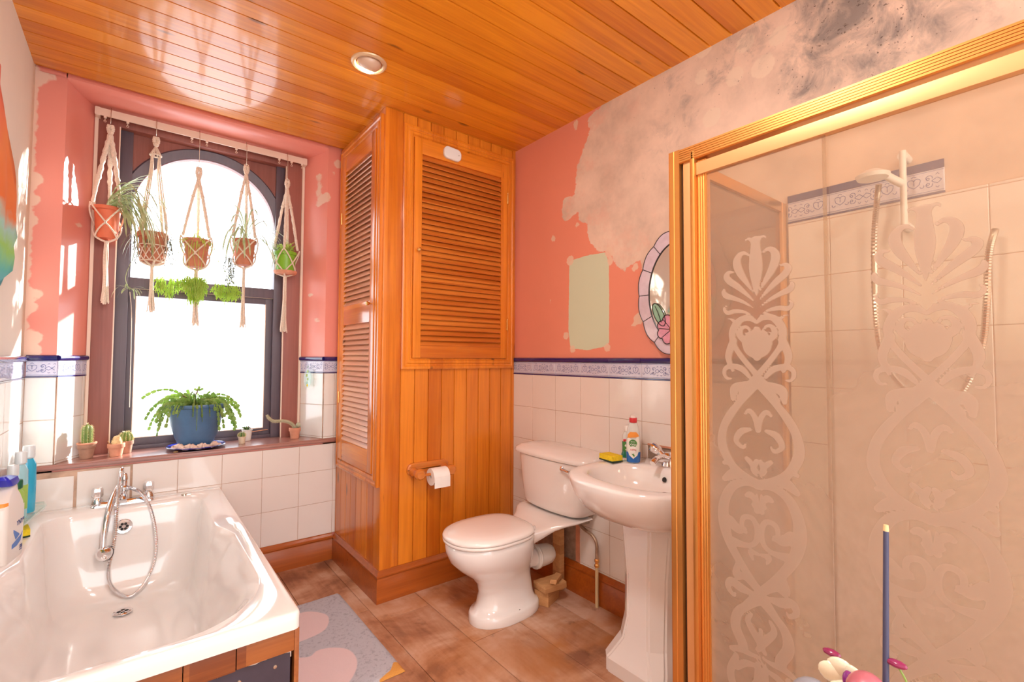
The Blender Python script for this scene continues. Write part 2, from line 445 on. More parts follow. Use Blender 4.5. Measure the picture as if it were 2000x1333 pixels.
MOULD= [(0.566, 2.542, 0.112, 1.0), (0.616, 2.484, 0.067, 1), (0.436, 2.413, 0.096, 0.9), (0.7, 2.349, 0.043, 0.95), (0.72, 2.429, 0.07, 0.6), (0.357, 2.353, 0.101, 0.4), (1.0, 2.589, 0.134, 0.35), (0.49, 2.535, 0.09, 1), (0.646, 2.628, 0.078, 0.9), (1.196, 2.517, 0.121, 0.3), (0.523, 2.369, 0.091, 0.6), (0.87, 2.653, 0.107, 0.3)]
LPATCH= [(1.105, 2.696, 0.038), (1.119, 2.578, 0.033), (0.968, 2.506, 0.04), (0.852, 2.494, 0.047), (0.792, 2.589, 0.037), (1.073, 2.371, 0.042), (0.923, 2.628, 0.04)]
BBLOB= [(-0.403, 1.535, 0.029), (-0.384, 1.598, 0.024), (-0.407, 2.151, 0.035), (-0.411, 2.051, 0.03), (-0.415, 1.951, 0.029), (-0.395, 1.389, 0.039), (-0.393, 1.329, 0.039), (-0.406, 2.653, 0.035), (-0.362, 2.67, 0.02), (-0.422, 1.827, 0.02)]
ORN=[[(0.0, 1.463, 0.001), (0.0, 1.497, 0.01), (0.0, 1.537, 0.017), (-0.001, 1.569, 0.014), (-0.001, 1.597, 0.011), (-0.001, 1.609, 0.011)], [(-0.004, 1.606, 0.008), (-0.014, 1.615, 0.004), (-0.022, 1.616, 0.003), (-0.026, 1.611, 0.002)], [(-0.006, 1.472, 0.001), (-0.024, 1.502, 0.006), (-0.041, 1.531, 0.01), (-0.049, 1.557, 0.011), (-0.043, 1.575, 0.008), (-0.03, 1.581, 0.005), (-0.019, 1.574, 0.003)], [(-0.007, 1.453, 0.002), (-0.027, 1.474, 0.005), (-0.049, 1.495, 0.008), (-0.069, 1.511, 0.009), (-0.078, 1.525, 0.008), (-0.071, 1.535, 0.005), (-0.06, 1.534, 0.003)], [(-0.007, 1.433, 0.001), (-0.03, 1.45, 0.004), (-0.056, 1.463, 0.006), (-0.078, 1.472, 0.008), (-0.086, 1.483, 0.006), (-0.083, 1.492, 0.002)], [(-0.009, 1.413, 0.001), (-0.03, 1.425, 0.004), (-0.056, 1.429, 0.006), (-0.075, 1.426, 0.006), (-0.085, 1.437, 0.004), (-0.078, 1.446, 0.002)], [(-0.001, 1.396, 0.004), (-0.015, 1.407, 0.007), (-0.037, 1.407, 0.008), (-0.055, 1.391, 0.01), (-0.064, 1.367, 0.009), (-0.058, 1.337, 0.007), (-0.039, 1.307, 0.007), (-0.017, 1.28, 0.007), (0.003, 1.256, 0.008), (0.027, 1.231, 0.007), (0.047, 1.198, 0.008)], [(-0.052, 1.398, 0.006), (-0.066, 1.408, 0.003), (-0.076, 1.41, 0.001)], [(-0.003, 1.382, 0.004), (-0.014, 1.356, 0.007), (-0.033, 1.353, 0.008), (-0.044, 1.368, 0.008), (-0.037, 1.384, 0.005), (-0.024, 1.385, 0.004), (-0.017, 1.375, 0.003), (-0.024, 1.368, 0.003), (-0.031, 1.369, 0.002)], [(0.002, 1.34, 0.036), (0.002, 1.33, 0.023), (0.002, 1.315, 0.013), (0.002, 1.302, 0.005)], [(-0.02, 1.256, 0.005), (-0.039, 1.276, 0.008), (-0.064, 1.283, 0.007), (-0.083, 1.277, 0.006), (-0.087, 1.262, 0.005), (-0.079, 1.25, 0.004), (-0.069, 1.25, 0.003)], [(-0.018, 1.243, 0.003), (-0.039, 1.233, 0.01), (-0.059, 1.223, 0.012), (-0.064, 1.196, 0.006)], [(0.002, 1.241, 0.009), (-0.041, 1.194, 0.009), (-0.072, 1.154, 0.011), (-0.091, 1.115, 0.011), (-0.094, 1.069, 0.013), (-0.07, 1.024, 0.011), (-0.033, 0.999, 0.009), (0.005, 0.987, 0.008)], [(-0.002, 1.119, 0.005), (-0.007, 1.151, 0.007), (-0.021, 1.169, 0.006), (-0.032, 1.16, 0.004)], [(-0.02, 1.121, 0.005), (-0.044, 1.112, 0.009), (-0.057, 1.087, 0.007), (-0.039, 1.072, 0.005), (-0.031, 1.083, 0.003)], [(0.005, 1.005, 0.003), (0.013, 1.021, 0.008), (0.005, 1.042, 0.006)], [(-0.001, 1.013, 0.003), (-0.019, 1.035, 0.007), (-0.03, 1.045, 0.006)], [(-0.029, 0.998, 0.006), (-0.061, 1.001, 0.014), (-0.089, 0.982, 0.008)], [(-0.07, 1.031, 0.007), (-0.09, 1.024, 0.006)], [(0.005, 0.979, 0.009), (-0.033, 0.983, 0.009), (-0.069, 0.964, 0.012), (-0.091, 0.918, 0.014), (-0.092, 0.867, 0.016), (-0.076, 0.815, 0.013), (-0.039, 0.76, 0.011), (0.009, 0.703, 0.011), (0.052, 0.651, 0.008)], [(0.006, 0.917, 0.008), (0.006, 0.945, 0.005), (0.006, 0.959, 0.003)], [(-0.002, 0.931, 0.004), (-0.019, 0.953, 0.009), (-0.031, 0.95, 0.006)], [(0.0, 0.923, 0.004), (-0.013, 0.93, 0.007)], [(-0.075, 0.873, 0.015), (-0.054, 0.858, 0.012), (-0.036, 0.862, 0.006)], [(-0.067, 0.822, 0.012), (-0.031, 0.823, 0.007), (-0.01, 0.837, 0.007), (-0.005, 0.87, 0.008), (-0.017, 0.895, 0.007), (-0.039, 0.892, 0.007), (-0.044, 0.87, 0.006), (-0.033, 0.854, 0.004)], [(-0.004, 0.809, 0.005), (-0.023, 0.809, 0.007), (-0.017, 0.792, 0.004)], [(-0.008, 0.713, 0.003), (-0.039, 0.74, 0.008), (-0.059, 0.74, 0.012), (-0.057, 0.771, 0.005)], [(-0.015, 0.707, 0.004), (-0.047, 0.709, 0.012), (-0.074, 0.717, 0.011), (-0.083, 0.699, 0.008), (-0.068, 0.683, 0.005), (-0.062, 0.692, 0.003)], [(0.009, 0.703, 0.011), (-0.028, 0.674, 0.01), (-0.057, 0.644, 0.012), (-0.064, 0.605, 0.014), (-0.045, 0.563, 0.013), (-0.063, 0.548, 0.005)], [(0.009, 0.57, 0.006), (-0.012, 0.602, 0.01), (-0.032, 0.632, 0.008), (-0.023, 0.653, 0.005)], [(-0.001, 0.594, 0.005), (0.001, 0.623, 0.005)], [(0.006, 0.56, 0.001), (-0.022, 0.552, 0.006), (-0.05, 0.553, 0.009), (-0.076, 0.544, 0.007)], [(0.008, 0.556, 0.001), (-0.012, 0.532, 0.005), (-0.04, 0.523, 0.009), (-0.062, 0.502, 0.008)], [(0.01, 0.551, 0.001), (0.0, 0.516, 0.006), (-0.018, 0.478, 0.009)], [(0.012, 0.55, 0.001), (0.012, 0.501, 0.007), (0.013, 0.422, 0.01)], [(-0.063, 0.53, 0.008), (-0.079, 0.474, 0.011), (-0.043, 0.398, 0.012), (0.015, 0.305, 0.012)], [(-0.061, 1.35, 0.01), (-0.075, 1.308, 0.009), (-0.063, 1.271, 0.004)]]

def seg_d(P, a, b):
    a = np.array(a); b = np.array(b); ab = b-a
    t = np.clip(((P-a)@ab)/max(1e-12, ab@ab), 0, 1)
    return np.linalg.norm(P-(a+t[:, None]*ab), axis=1), t
def sdf_poly(P, poly):
    d = np.full(len(P), 1e9); ins = np.zeros(len(P), bool); n = len(poly)
    for i in range(n):
        a, b = poly[i], poly[(i+1) % n]
        d = np.minimum(d, seg_d(P, a, b)[0])
        c = ((a[1] > P[:, 1]) != (b[1] > P[:, 1]))
        with np.errstate(divide='ignore', invalid='ignore'):
            xx = (b[0]-a[0])*(P[:, 1]-a[1])/((b[1]-a[1]) or 1e-12)+a[0]
        ins ^= (c & (P[:, 0] < xx))
    return np.where(ins, -d, d)
def sdf_blobs(P, blobs):
    d = np.full(len(P), 1.0)
    for b in blobs: d = np.minimum(d, np.hypot(P[:, 0]-b[0], P[:, 1]-b[1])-b[2])
    return d
def setattr_(me, name, arr):
    a = me.attributes.new(name, 'FLOAT', 'POINT'); a.data.foreach_set('value', np.asarray(arr, dtype=np.float32))

def gridsheet(path, zs):
    """vertical sheet over a plan polyline, list of (x,y); returns MB"""
    mb = MB(); cols = []
    for x, y in path: cols.append([mb.bm.verts.new((x, y, z)) for z in zs])
    for a, b in zip(cols[:-1], cols[1:]):
        for i in range(len(zs)-1): mb.face([a[i], b[i], b[i+1], a[i+1]])
    return mb
def subdiv(path, st):
    out = [path[0]]
    for a, b in zip(path[:-1], path[1:]):
        L = math.dist(a, b); k = max(1, int(L/st))
        for i in range(1, k+1): out.append((interp(a[0], b[0], i/k), interp(a[1], b[1], i/k)))
    return out
def paint_attrs(o, uax, pink=None, blobs=(), green=None, mould=(), lite=()):
    me = o.data; n = len(me.vertices); co = np.empty(n*3); me.vertices.foreach_get('co', co); co = co.reshape(-1, 3)
    P = co[:, (uax, 2)]
    setattr_(me, 'd_pink', -sdf_poly(P, pink) if pink else np.full(n, -1.))
    setattr_(me, 'd_blob', sdf_blobs(P, blobs))
    setattr_(me, 'd_green', sdf_poly(P, green) if green else np.full(n, 1.))
    setattr_(me, 'd_lite', sdf_blobs(P, lite))
    m = np.zeros(n)
    for y, z, r, w in mould: m = np.maximum(m, w*np.exp(-((P[:, 0]-y)**2+(P[:, 1]-z)**2)/(2*(r*.9)**2)))
    setattr_(me, 'mould', m)

# right wall: bare plaster, pink paint, a green rectangle, mould
zs = list(np.arange(0, HC+.001, HC/130))
wr = gridsheet(subdiv([(XR, YW+.05), (XR, YN)], .02), zs).build('wall_right', M['paint_r'])
plaster = PLASTER + [(1.30, 1.66), (.80, 1.62), (.80, 0), (-3, 0), (-3, 3.2), (1.2, 3.2), (1.60, 2.76)]
paint_attrs(wr, 1, plaster, BLOBS, GREEN, MOULD+[(1.33, 2.35, .16, .22), (1.25, 2.6, .12, .25), (.2, 2.45, .2, .25)], LPATCH)
setp(wr, kind='structure')

def tiles(mb, P0, u, n, u0, u1, z0, z1, uo, up, zo, zp, skips=(), gap=.0011, th=.008):
    """individual glazed tiles: P0 origin, u unit direction, n outward normal"""
    P0 = Vector(P0); u = Vector(u); n = Vector(n)
    rr = random.Random(int(abs(P0.x*911+P0.y*377+z0*55)))
    k0 = int(math.floor((u0-uo)/up)); k1 = int(math.ceil((u1-uo)/up))
    j0 = int(math.floor((z0-zo)/zp+1e-6)); j1 = int(math.ceil((z1-zo)/zp-1e-6))
    for k in range(k0, k1):
        for j in range(j0, j1):
            a, b = max(u0, uo+k*up), min(u1, uo+(k+1)*up); c, d = max(z0, zo+j*zp), min(z1, zo+(j+1)*zp)
            if b-a < .004 or d-c < .004: continue
            rects = [(a, b, c, d)]
            for s0, s1, t0, t1 in skips:
                nr = []
                for (a_, b_, c_, d_) in rects:
                    if a_ >= s1 or b_ <= s0 or c_ >= t1 or d_ <= t0: nr.append((a_, b_, c_, d_)); continue
                    if c_ < t0: nr.append((a_, b_, c_, t0))
                    if d_ > t1: nr.append((a_, b_, t1, d_))
                    cc, dd = max(c_, t0), min(d_, t1)
                    if a_ < s0: nr.append((a_, s0, cc, dd))
                    if b_ > s1: nr.append((s1, b_, cc, dd))
                rects = nr
            for (a_, b_, c_, d_) in rects:
                if b_-a_ < .006 or d_-c_ < .006: continue
                g = gap; e = .0016
                tl = [rr.uniform(-.0005, .0005) for _ in range(3)]
                def V(uu, zz, h):
                    h2 = h + tl[0]*(uu-a_)/(b_-a_) + tl[1]*(zz-c_)/(d_-c_)
                    return mb.bm.verts.new(P0+u*uu+n*h2+Vector((0, 0, zz)))
                o_ = [V(a_+g, c_+g, th-.0012), V(b_-g, c_+g, th-.0012), V(b_-g, d_-g, th-.0012), V(a_+g, d_-g, th-.0012)]
                i_ = [V(a_+g+e, c_+g+e, th), V(b_-g-e, c_+g+e, th), V(b_-g-e, d_-g-e, th), V(a_+g+e, d_-g-e, th)]
                r_ = [V(a_+g, c_+g, 0), V(b_-g, c_+g, 0), V(b_-g, d_-g, 0), V(a_+g, d_-g, 0)]
                mb.face(i_)
                for q in range(4):
                    w = (q+1) % 4
                    mb.face([o_[q], o_[w], i_[w], i_[q]]); mb.face([r_[q], r_[w], o_[w], o_[q]])

def groutslab(mb, P0, u, n, u0, u1, z0, z1, th=.0064, skips=()):
    P0 = Vector(P0); u = Vector(u); n = Vector(n)
    rects = [(u0, u1, z0, z1)]
    for s0, s1, t0, t1 in skips:
        nr = []
        for (a_, b_, c_, d_) in rects:
            if a_ >= s1 or b_ <= s0 or c_ >= t1 or d_ <= t0: nr.append((a_, b_, c_, d_)); continue
            if c_ < t0: nr.append((a_, b_, c_, t0))
            if d_ > t1: nr.append((a_, b_, t1, d_))
            cc, dd = max(c_, t0), min(d_, t1)
            if a_ < s0: nr.append((a_, s0, cc, dd))
            if b_ > s1: nr.append((s1, b_, cc, dd))
        rects = nr
    for a, b, c, d in rects:
        R = []
        for uu, zz in ((a, c), (b, c), (b, d), (a, d)):
            R.append((P0+u*uu+Vector((0, 0, zz)), P0+u*uu+n*th+Vector((0, 0, zz))))
        A = [mb.bm.verts.new(r[0]) for r in R]; B = [mb.bm.verts.new(r[1]) for r in R]
        mb.face(B)
        for i in range(4): mb.face([A[i], A[(i+1) % 4], B[(i+1) % 4], B[i]])

def motif_strokes():
    """scroll pattern of one border tile in a -.1..+.1 by -.03..+.03 box"""
    st = []
    def arc(cx, cy, r, a0, a1, k=10, ry=None):
        ry = ry or r
        return [(cx+r*math.cos(math.radians(interp(a0, a1, i/k))), cy+ry*math.sin(math.radians(interp(a0, a1, i/k)))) for i in range(k+1)]
    for s in (1, -1):
        for q in (1, -1):
            st.append([(x*s, y*q) for x, y in [(0, .0), (.010, .009), (.020, .004), (.024, .0)]])
            st.append([(x*s, y*q) for x, y in arc(.030, .011, .008, 200, -70)])
            st.append([(x*s, y*q) for x, y in arc(.033, .008, .0035, 0, 300, 8)])
            st.append([(x*s, y*q) for x, y in [(.006, .019), (.010, .024), (.014, .019)]])
    for cx in (-.068, .068):
        for q in (1, -1):
            st.append(arc(cx+q*.008, .008, .0085, 10 if q > 0 else 170, 180 if q > 0 else 0))
            st.append([(cx+q*.0165, .008), (cx+q*.013, -.004), (cx, -.014)])
            st.append(arc(cx+q*.020, -.012, .005, 180 if q > 0 else 0, 400 if q > 0 else -220, 8))
        st.append([(cx-.006, .022), (cx, .027), (cx+.006, .022)])
        st.append([(cx, -.004), (cx, .006)])
    return st
MOT = motif_strokes()
def border(P0, u, n, u0, u1, name, zt=DADO, uo=0., up=.2055, bead=True, h0=.107):
    """blue bead, relief border tiles with scroll lines, thin navy line"""
    P0 = Vector(P0); u = Vector(u); n = Vector(n); mb = MB()
    zb = zt-h0
    tiles(mb, P0, u, n, u0, u1, zb+.006, zt-.026, uo, up, zb+.006-10, 20., gap=.0008)
    mb.mi = 1
    prof = [(0, -.027), (.010, -.027), (.016, -.022), (.019, -.014), (.017, -.005), (.010, 0), (0, .001)] if bead else [(0, -.027), (.009, -.027), (.009, 0), (0, 0)]
    def strip(pr, z, a, b):
        A = [mb.bm.verts.new(P0+u*a+n*q[0]+Vector((0, 0, z+q[1]))) for q in pr]
        B = [mb.bm.verts.new(P0+u*b+n*q[0]+Vector((0, 0, z+q[1]))) for q in pr]
        for i in range(len(pr)-1):
            f = mb.face([A[i], A[i+1], B[i+1], B[i]])
            if f: f.smooth = True
        mb.face(A); mb.face(list(reversed(B)))
    k0 = int(math.floor((u0-uo)/up)); k1 = int(math.ceil((u1-uo)/up))
    for k in range(k0, k1):
        a, b = max(u0, uo+k*up), min(u1, uo+(k+1)*up)
        if b-a > .003: strip(prof, zt, a+.0006, b-.0006)
    strip([(0, 0), (.0092, 0), (.0092, .006), (0, .006)], zb, u0, u1)
    mb.mi = 2
    for k in range(k0, k1):
        c = uo+(k+.5)*up
        for st in MOT:
            pts = [(c+x, (zb+zt-.020)/2+y*.98) for x, y in st]
            pts = [q for q in pts if u0+.002 < q[0] < u1-.002]
            if len(pts) < 2: continue
            P = [P0+u*q[0]+n*.0092+Vector((0, 0, q[1])) for q in pts]
            mb.ribbon(P, [.0011]*len(P), n)
    # fine frame lines
    for z in (zb+.012, zt-.032):
        mb.ribbon([P0+u*a+n*.0091+Vector((0, 0, z)) for a in (u0+.001, u1-.001)], [.0007]*2, n)
    return setp(mb.build(name, [M['tileborder'], M['navy'], M['bluemotif']], fix=False), kind='structure')

TZ0 = 1.200-.205*5   # bottom of the tiling grid
RS = [(.80, 1.412, .800, .884), (1.865, 2.335, .0, .405)]
mb = MB(); tiles(mb, (XR, 0, 0), (0, 1, 0), (-1, 0, 0), .775, YF, .165, 1.200, 2.269-.2055*10, .2055, 1.2-.205*6, .205, RS)
wt = mb.build('wall_tiles', M['tile'], wr)
mb = MB(); groutslab(mb, (XR, 0, 0), (0, 1, 0), (-1, 0, 0), .775, YF, .165, 1.200, skips=RS); mb.build('tile_grout', M['grout'], wr)
mb = MB(); tiles(mb, (XR, 0, 0), (0, 1, 0), (-1, 0, 0), -1.6, .765, .12, 1.825, 2.269-.2055*20, .2055, 1.2-.205*6, .205)
mb.build('shower_wall_tiles', M['tile'], wr)
mb = MB(); groutslab(mb, (XR, 0, 0), (0, 1, 0), (-1, 0, 0), -1.6, .765, .12, 1.825); mb.build('shower_tile_grout', M['grout'], wr)
# exposed rough plaster where tiles are missing
for (a, b, c, d), nm in zip(RS, ('bare_plaster_patch', 'bare_plaster_patch')):
    mb = MB(); bm = mb.bm; rr = random.Random(3)
    nu, nz = 24, 12; G = []
    for i in range(nu+1):
        row = []
        for j in range(nz+1):
            y = interp(a, b, i/nu); z = interp(c, d, j/nz)
            row.append(bm.verts.new((XR-.0015-.004*abs(noise.noise(Vector((y*14, z*14, 1)))), y, z)))
        G.append(row)
    for i in range(nu):
        for j in range(nz): mb.face([G[i][j], G[i+1][j], G[i+1][j+1], G[i][j+1]])
    mb.build(nm, M['groutdark'], wr, fix=False)
# torn orange backing edges round the missing tiles
mb = MB(); mb.box((XR-.010, .80, .884), (XR-.0005, 1.412, .893)); mb.build('backing_edge', M['terrapale'], wr)
mb = MB(); mb.box((XR-.008, 1.865, .395), (XR-.0005, 2.335, .407)); mb.box((XR-.0085, 1.865, .17), (XR-.0005, 1.895, .40)); mb.build('backing_edge', M['pinkrough'] if 'pinkrough' in M else M['terrapale'], wr)
border((XR, 0, 0), (0, 1, 0), (-1, 0, 0), .775, YF, 'trim_1', uo=2.269-.2055*10)
border((XR, 0, 0), (0, 1, 0), (-1, 0, 0), .31, .765, 'trim_2', zt=1.932, uo=2.269-.2055*10, bead=False)

# left wall
mb = MB(); mb.box((XL-.1, YN, 0), (XL, YW+.1, HC+.05)); wl = setp(mb.build('wall_left', M['leftwall']), kind='structure')
mb = MB(); tiles(mb, (XL, 0, 0), (0, 1, 0), (1, 0, 0), YN+.2, YW, .57, 1.195, 2.765-.2055*30, .2055, 1.195-.205*4, .205); mb.build('wall_tiles', M['tilecool'], wl)
mb = MB(); groutslab(mb, (XL, 0, 0), (0, 1, 0), (1, 0, 0), YN+.2, YW, .57, 1.195); mb.build('tile_grout', M['grout'], wl)
border((XL, 0, 0), (0, 1, 0), (1, 0, 0), YN+.2, YW, 'trim_3', zt=1.302, uo=2.765-.2055*20)

# window wall with its splayed recess
SL, SR_ = -.303, .964; TL, TR = -.209, .870
mbL = gridsheet(subdiv([(XL, YW), (SL, YW), (TL, YR), (TL+.012, YR+.02)], .02), list(np.arange(.60, HC-.02, .02))+[HC-.009])
wb = mbL; cols = subdiv([(TR-.012, YR+.02), (TR, YR), (SR_, YW), (XB+.3, YW)], .02)
zz = list(np.arange(.60, HC-.02, .02))+[HC-.009]
CC = [[wb.bm.verts.new((x, y, z)) for z in zz] for x, y in cols]
for a, b in zip(CC[:-1], CC[1:]):
    for i in range(len(zz)-1): wb.face([a[i], b[i], b[i+1], a[i+1]])
# lintel strip and soffit
prof = [(YW, HC+.02), (YW, HC-.006), (YW+.012, HC-.017), (YW+.05, HC-.028), (YW+.20, HC-.040), (YW+.24, HC-.040)]
nx = 50
def sx(y, s):  # recess edge
    k = max(0, min(1, (y-YW)/.2)); return interp(SL, TL, k)-.004 if s < 0 else interp(SR_, TR, k)+.004
G = [[wb.bm.verts.new((interp(sx(y, -1), sx(y, 1), i/nx), y, z)) for i in range(nx+1)] for y, z in prof]
for a, b in zip(G[:-1], G[1:]):
    for i in range(nx):
        f = wb.face([a[i], a[i+1], b[i+1], b[i]]); f.smooth = True
# wall strips left/right of the recess up to the ceiling, and the wall below the sill
for x0, x1 in ((XL, SL), (SR_, XB+.3)):
    wb.poly([(x0, YW, HC-.010), (x1, YW, HC-.010), (x1, YW, HC+.02), (x0, YW, HC+.02)])
wb.poly([(XL, YW, 0), (XB+.3, YW, 0), (XB+.3, YW, .77), (XL, YW, .77)])
wb.box((XB+.29, YW-.001, 0), (XR, YW+.1, HC+.02)); 
wb = wb.build('wall_back', M['paint_b'])
paint_attrs(wb, 0, None, [], None, (), BBLOB+[(-.42, z, .018) for z in np.arange(1.35, 2.7, .03)]+[(.93, 2.52-.025*i, .011) for i in range(9)]+[(.955, 2.36, .032), (1.03, 2.60, .03), (1.0, 2.53, .012), (.95, 1.97, .008), (.905, 1.72, .012), (.93, 1.55, .013), (-.25, 1.98, .012), (-.26, 1.72, .008)])
setp(wb, kind='structure')
mb = MB()
ZR = 1.195-.205*6
tiles(mb, (0, YW, 0), (1, 0, 0), (0, -1, 0), XL+.008, SL+.003, SILL, 1.200, .612-.208*10, .208, ZR+.005, .205)
tiles(mb, (0, YW, 0), (1, 0, 0), (0, -1, 0), SR_-.003, XB, SILL, 1.200, .612-.208*10, .208, ZR+.005, .205)
dl = math.hypot(.094, .2)
ul = Vector((.094, .2, 0))/dl; nl = Vector((.2, -.094, 0))/dl
ur = Vector((-.094, .2, 0))/dl; nr = Vector((-.2, -.094, 0))/dl
tiles(mb, (SL, YW, 0), ul, nl, .001, dl-.012, SILL, 1.200, .0, .19, ZR+.005, .205)
tiles(mb, (SR_, YW, 0), ur, nr, .001, dl-.012, SILL, 1.200, .0, .23, ZR+.005, .205)
mb.build('recess_tiles', M['tilecool'], wb)
mb = MB()
tiles(mb, (0, YW, 0), (1, 0, 0), (0, -1, 0), .002, XB, .165, .742, .612-.208*10, .208, .575-.205*3, .205)
# two uneven tiles behind the bath taps
tiles(mb, (0, YW, 0), (1, 0, 0), (0, -1, 0), XL+.01, -.222, .30, .715, -.222-.208*2, .208, .30, 5)
tiles(mb, (0, YW+.0, 0), (1, 0, 0), (0, -1, 0), -.212, -.006, .30, .733, -.212, .208, .30, 5, th=.010)
mb.build('wall_tiles', M['tile'], wb)
mb = MB(); groutslab(mb, (0, YW, 0), (1, 0, 0), (0, -1, 0), XL, XB, .165, .742); groutslab(mb, (0, YW, 0), (1, 0, 0), (0, -1, 0), XL, SL+.002, SILL, 1.20)
groutslab(mb, (0, YW, 0), (1, 0, 0), (0, -1, 0), SR_-.002, XB, SILL, 1.20); groutslab(mb, (SL, YW, 0), ul, nl, 0, dl, SILL, 1.2); groutslab(mb, (SR_, YW, 0), ur, nr, 0, dl, SILL, 1.2)
mb.build('tile_grout', M['grout'], wb)
border((0, YW, 0), (1, 0, 0), (0, -1, 0), XL+.01, SL+.004, 'trim_4', uo=-.42)
border((SL, YW, 0), ul, nl, 0.0, dl-.004, 'trim_5', uo=-.03)
border((0, YW, 0), (1, 0, 0), (0, -1, 0), SR_-.004, XB, 'trim_6', uo=.90)
border((SR_, YW, 0), ur, nr, 0.0, dl-.004, 'trim_7', uo=-.02)

# floor boards
mb = MB(); rr = random.Random(5)
x = 1.25-.272*7
k = 0
while x < XR:
    y = YN-rr.uniform(0, 1.2); 
    ends = {0: [], }
    while y < YW:
        L = rr.uniform(1.0, 2.2)
        y1 = min(y+L, YW+.02)
        a = max(x+.0012, XL-.02); b = min(x+.272-.0012, XR+.02)
        if b-a > .01: mb.box((a, max(y, YN)+.001, -.02), (b, y1-.001, rr.uniform(-.0008, .0)), bev=.0016) if y1 > YN else None
        y = y1
        if y1 >= YW: break
    x += .272; k += 1
mb.mi = 1
mb.box((XL-.05, YN, -.06), (XR+.05, YW+.05, -.008))
setp(mb.build('floor', [M['floor'], M['hole']]), kind='structure')

# ceiling: grooved pine boards
mb = MB(); prof = []
y = .78-.0985*26
while y < YW+.05:
    prof += [(y-.0034, HC), (y-.0014, HC+.009), (y+.0014, HC+.009), (y+.0034, HC)]
    y += .0985
A = [mb.bm.verts.new((XL-.05, max(YN, min(YW+.02, q[0])), q[1])) for q in prof]; B = [mb.bm.verts.new((XR+.05, max(YN, min(YW+.02, q[0])), q[1])) for q in prof]
for i in range(len(prof)-1):
    mb.mi = 1 if i % 4 == 1 else 0
    mb.face([A[i], A[i+1], B[i+1], B[i]])
mb.mi = 0
mb.box((XL-.1, YN, HC+.016), (XR+.1, YW+.4, HC+.06))
setp(mb.build('ceiling', [M['ceil'], M['hole']], fix=False), kind='structure')

# skirting boards
SK = [(0, 0), (.022, 0), (.022, .118), (.019, .124), (.019, .130), (.023, .136), (.023, .143), (.016, .150), (.012, .160), (.007, .165), (0, .165)]
def skirting(name, P0, u, n, u0, u1, m=None):
    P0 = Vector(P0); u = Vector(u); n = Vector(n); mb = MB()
    A = [mb.bm.verts.new(P0+u*u0+n*q[0]+Vector((0, 0, q[1]))) for q in SK]; B = [mb.bm.verts.new(P0+u*u1+n*q[0]+Vector((0, 0, q[1]))) for q in SK]
    for i in range(len(SK)-1): mb.face([A[i], A[i+1], B[i+1], B[i]])
    mb.face(A); mb.face(B)
    return mb
setp(skirting('x', (0, YW, 0), (1, 0, 0), (0, -1, 0), .42, XB-.02).build('baseboard_back', M['skirt']), kind='structure')
setp(skirting('x', (XR, 0, 0), (0, 1, 0), (-1, 0, 0), .79, YF-.024).build('baseboard_right', M['skirt']), kind='structure')

# ---------------------------------------------------------------- window
win = setp(thing('window_1', None, None, (.333, 3.42, SILL)), kind='structure')
WO = (.333, 3.42, SILL)
# window sill board
mb = MB()
pts = [(XL+.009, 3.165), (XB-.001, 3.165), (XB-.001, YW+.001), (SR_-.004, YW+.001), (TR-.004, YR), (TR-.004, 3.47), (TL+.004, 3.47), (TL+.004, YR), (SL+.004, YW+.001), (XL+.009, YW+.001)]
mb.prism(pts, 2, SILL-.026, SILL)
bmesh.ops.bevel(mb.bm, geom=[e for e in mb.bm.edges if all(abs(v.co.y-3.165) < .001 for v in e.verts) and abs(e.verts[0].co.z-e.verts[1].co.z) < .001], offset=.007, segments=3, affect='EDGES')
mb.build('window_sill', M['sill'], win, WO)
# cream edging strips
mb = MB(); mb.box((TL+.001, 3.380, SILL), (TL+.016, 3.41, 2.655)); mb.box((TR-.016, 3.380, SILL), (TR-.001, 3.41, 2.655)); mb.box((TL, 3.382, 2.640), (TR, 3.41, 2.656))
mb.build('edging_strip', M['creampaint'], win, WO)
# outer mahogany frame
mb = MB()
mb.box((-.196, 3.392, SILL), (-.102, 3.46, 2.645), bev=.004); mb.box((.755, 3.392, SILL), (.862, 3.46, 2.645), bev=.004)
mb.build('outer_frame', M['mahog'], win, WO)
mb = MB(); mb.box((-.105, 3.3925, 2.578), (.758, 3.46, 2.643), bev=.004); mb.build('frame_head', M['mahog'], win, WO)
mb = MB(); mb.box((-.1045, 3.388, SILL), (-.099, 3.40, 2.578)); mb.box((.752, 3.388, SILL), (.7575, 3.40, 2.578)); mb.build('frame_highlight', M['creampaint'], win, WO)  # pale strips put in as the bright highlight along the frame edges
# dark sash box
mb = MB()
mb.box((-.104, 3.43, SILL), (-.044, 3.52, 2.58), bev=.003); mb.box((.703, 3.43, SILL), (.757, 3.52, 2.58), bev=.003); mb.box((-.05, 3.435, 1.690), (.71, 3.52, 1.752), bev=.005)
mb.build('sash_box', M['darkframe'], win, WO)
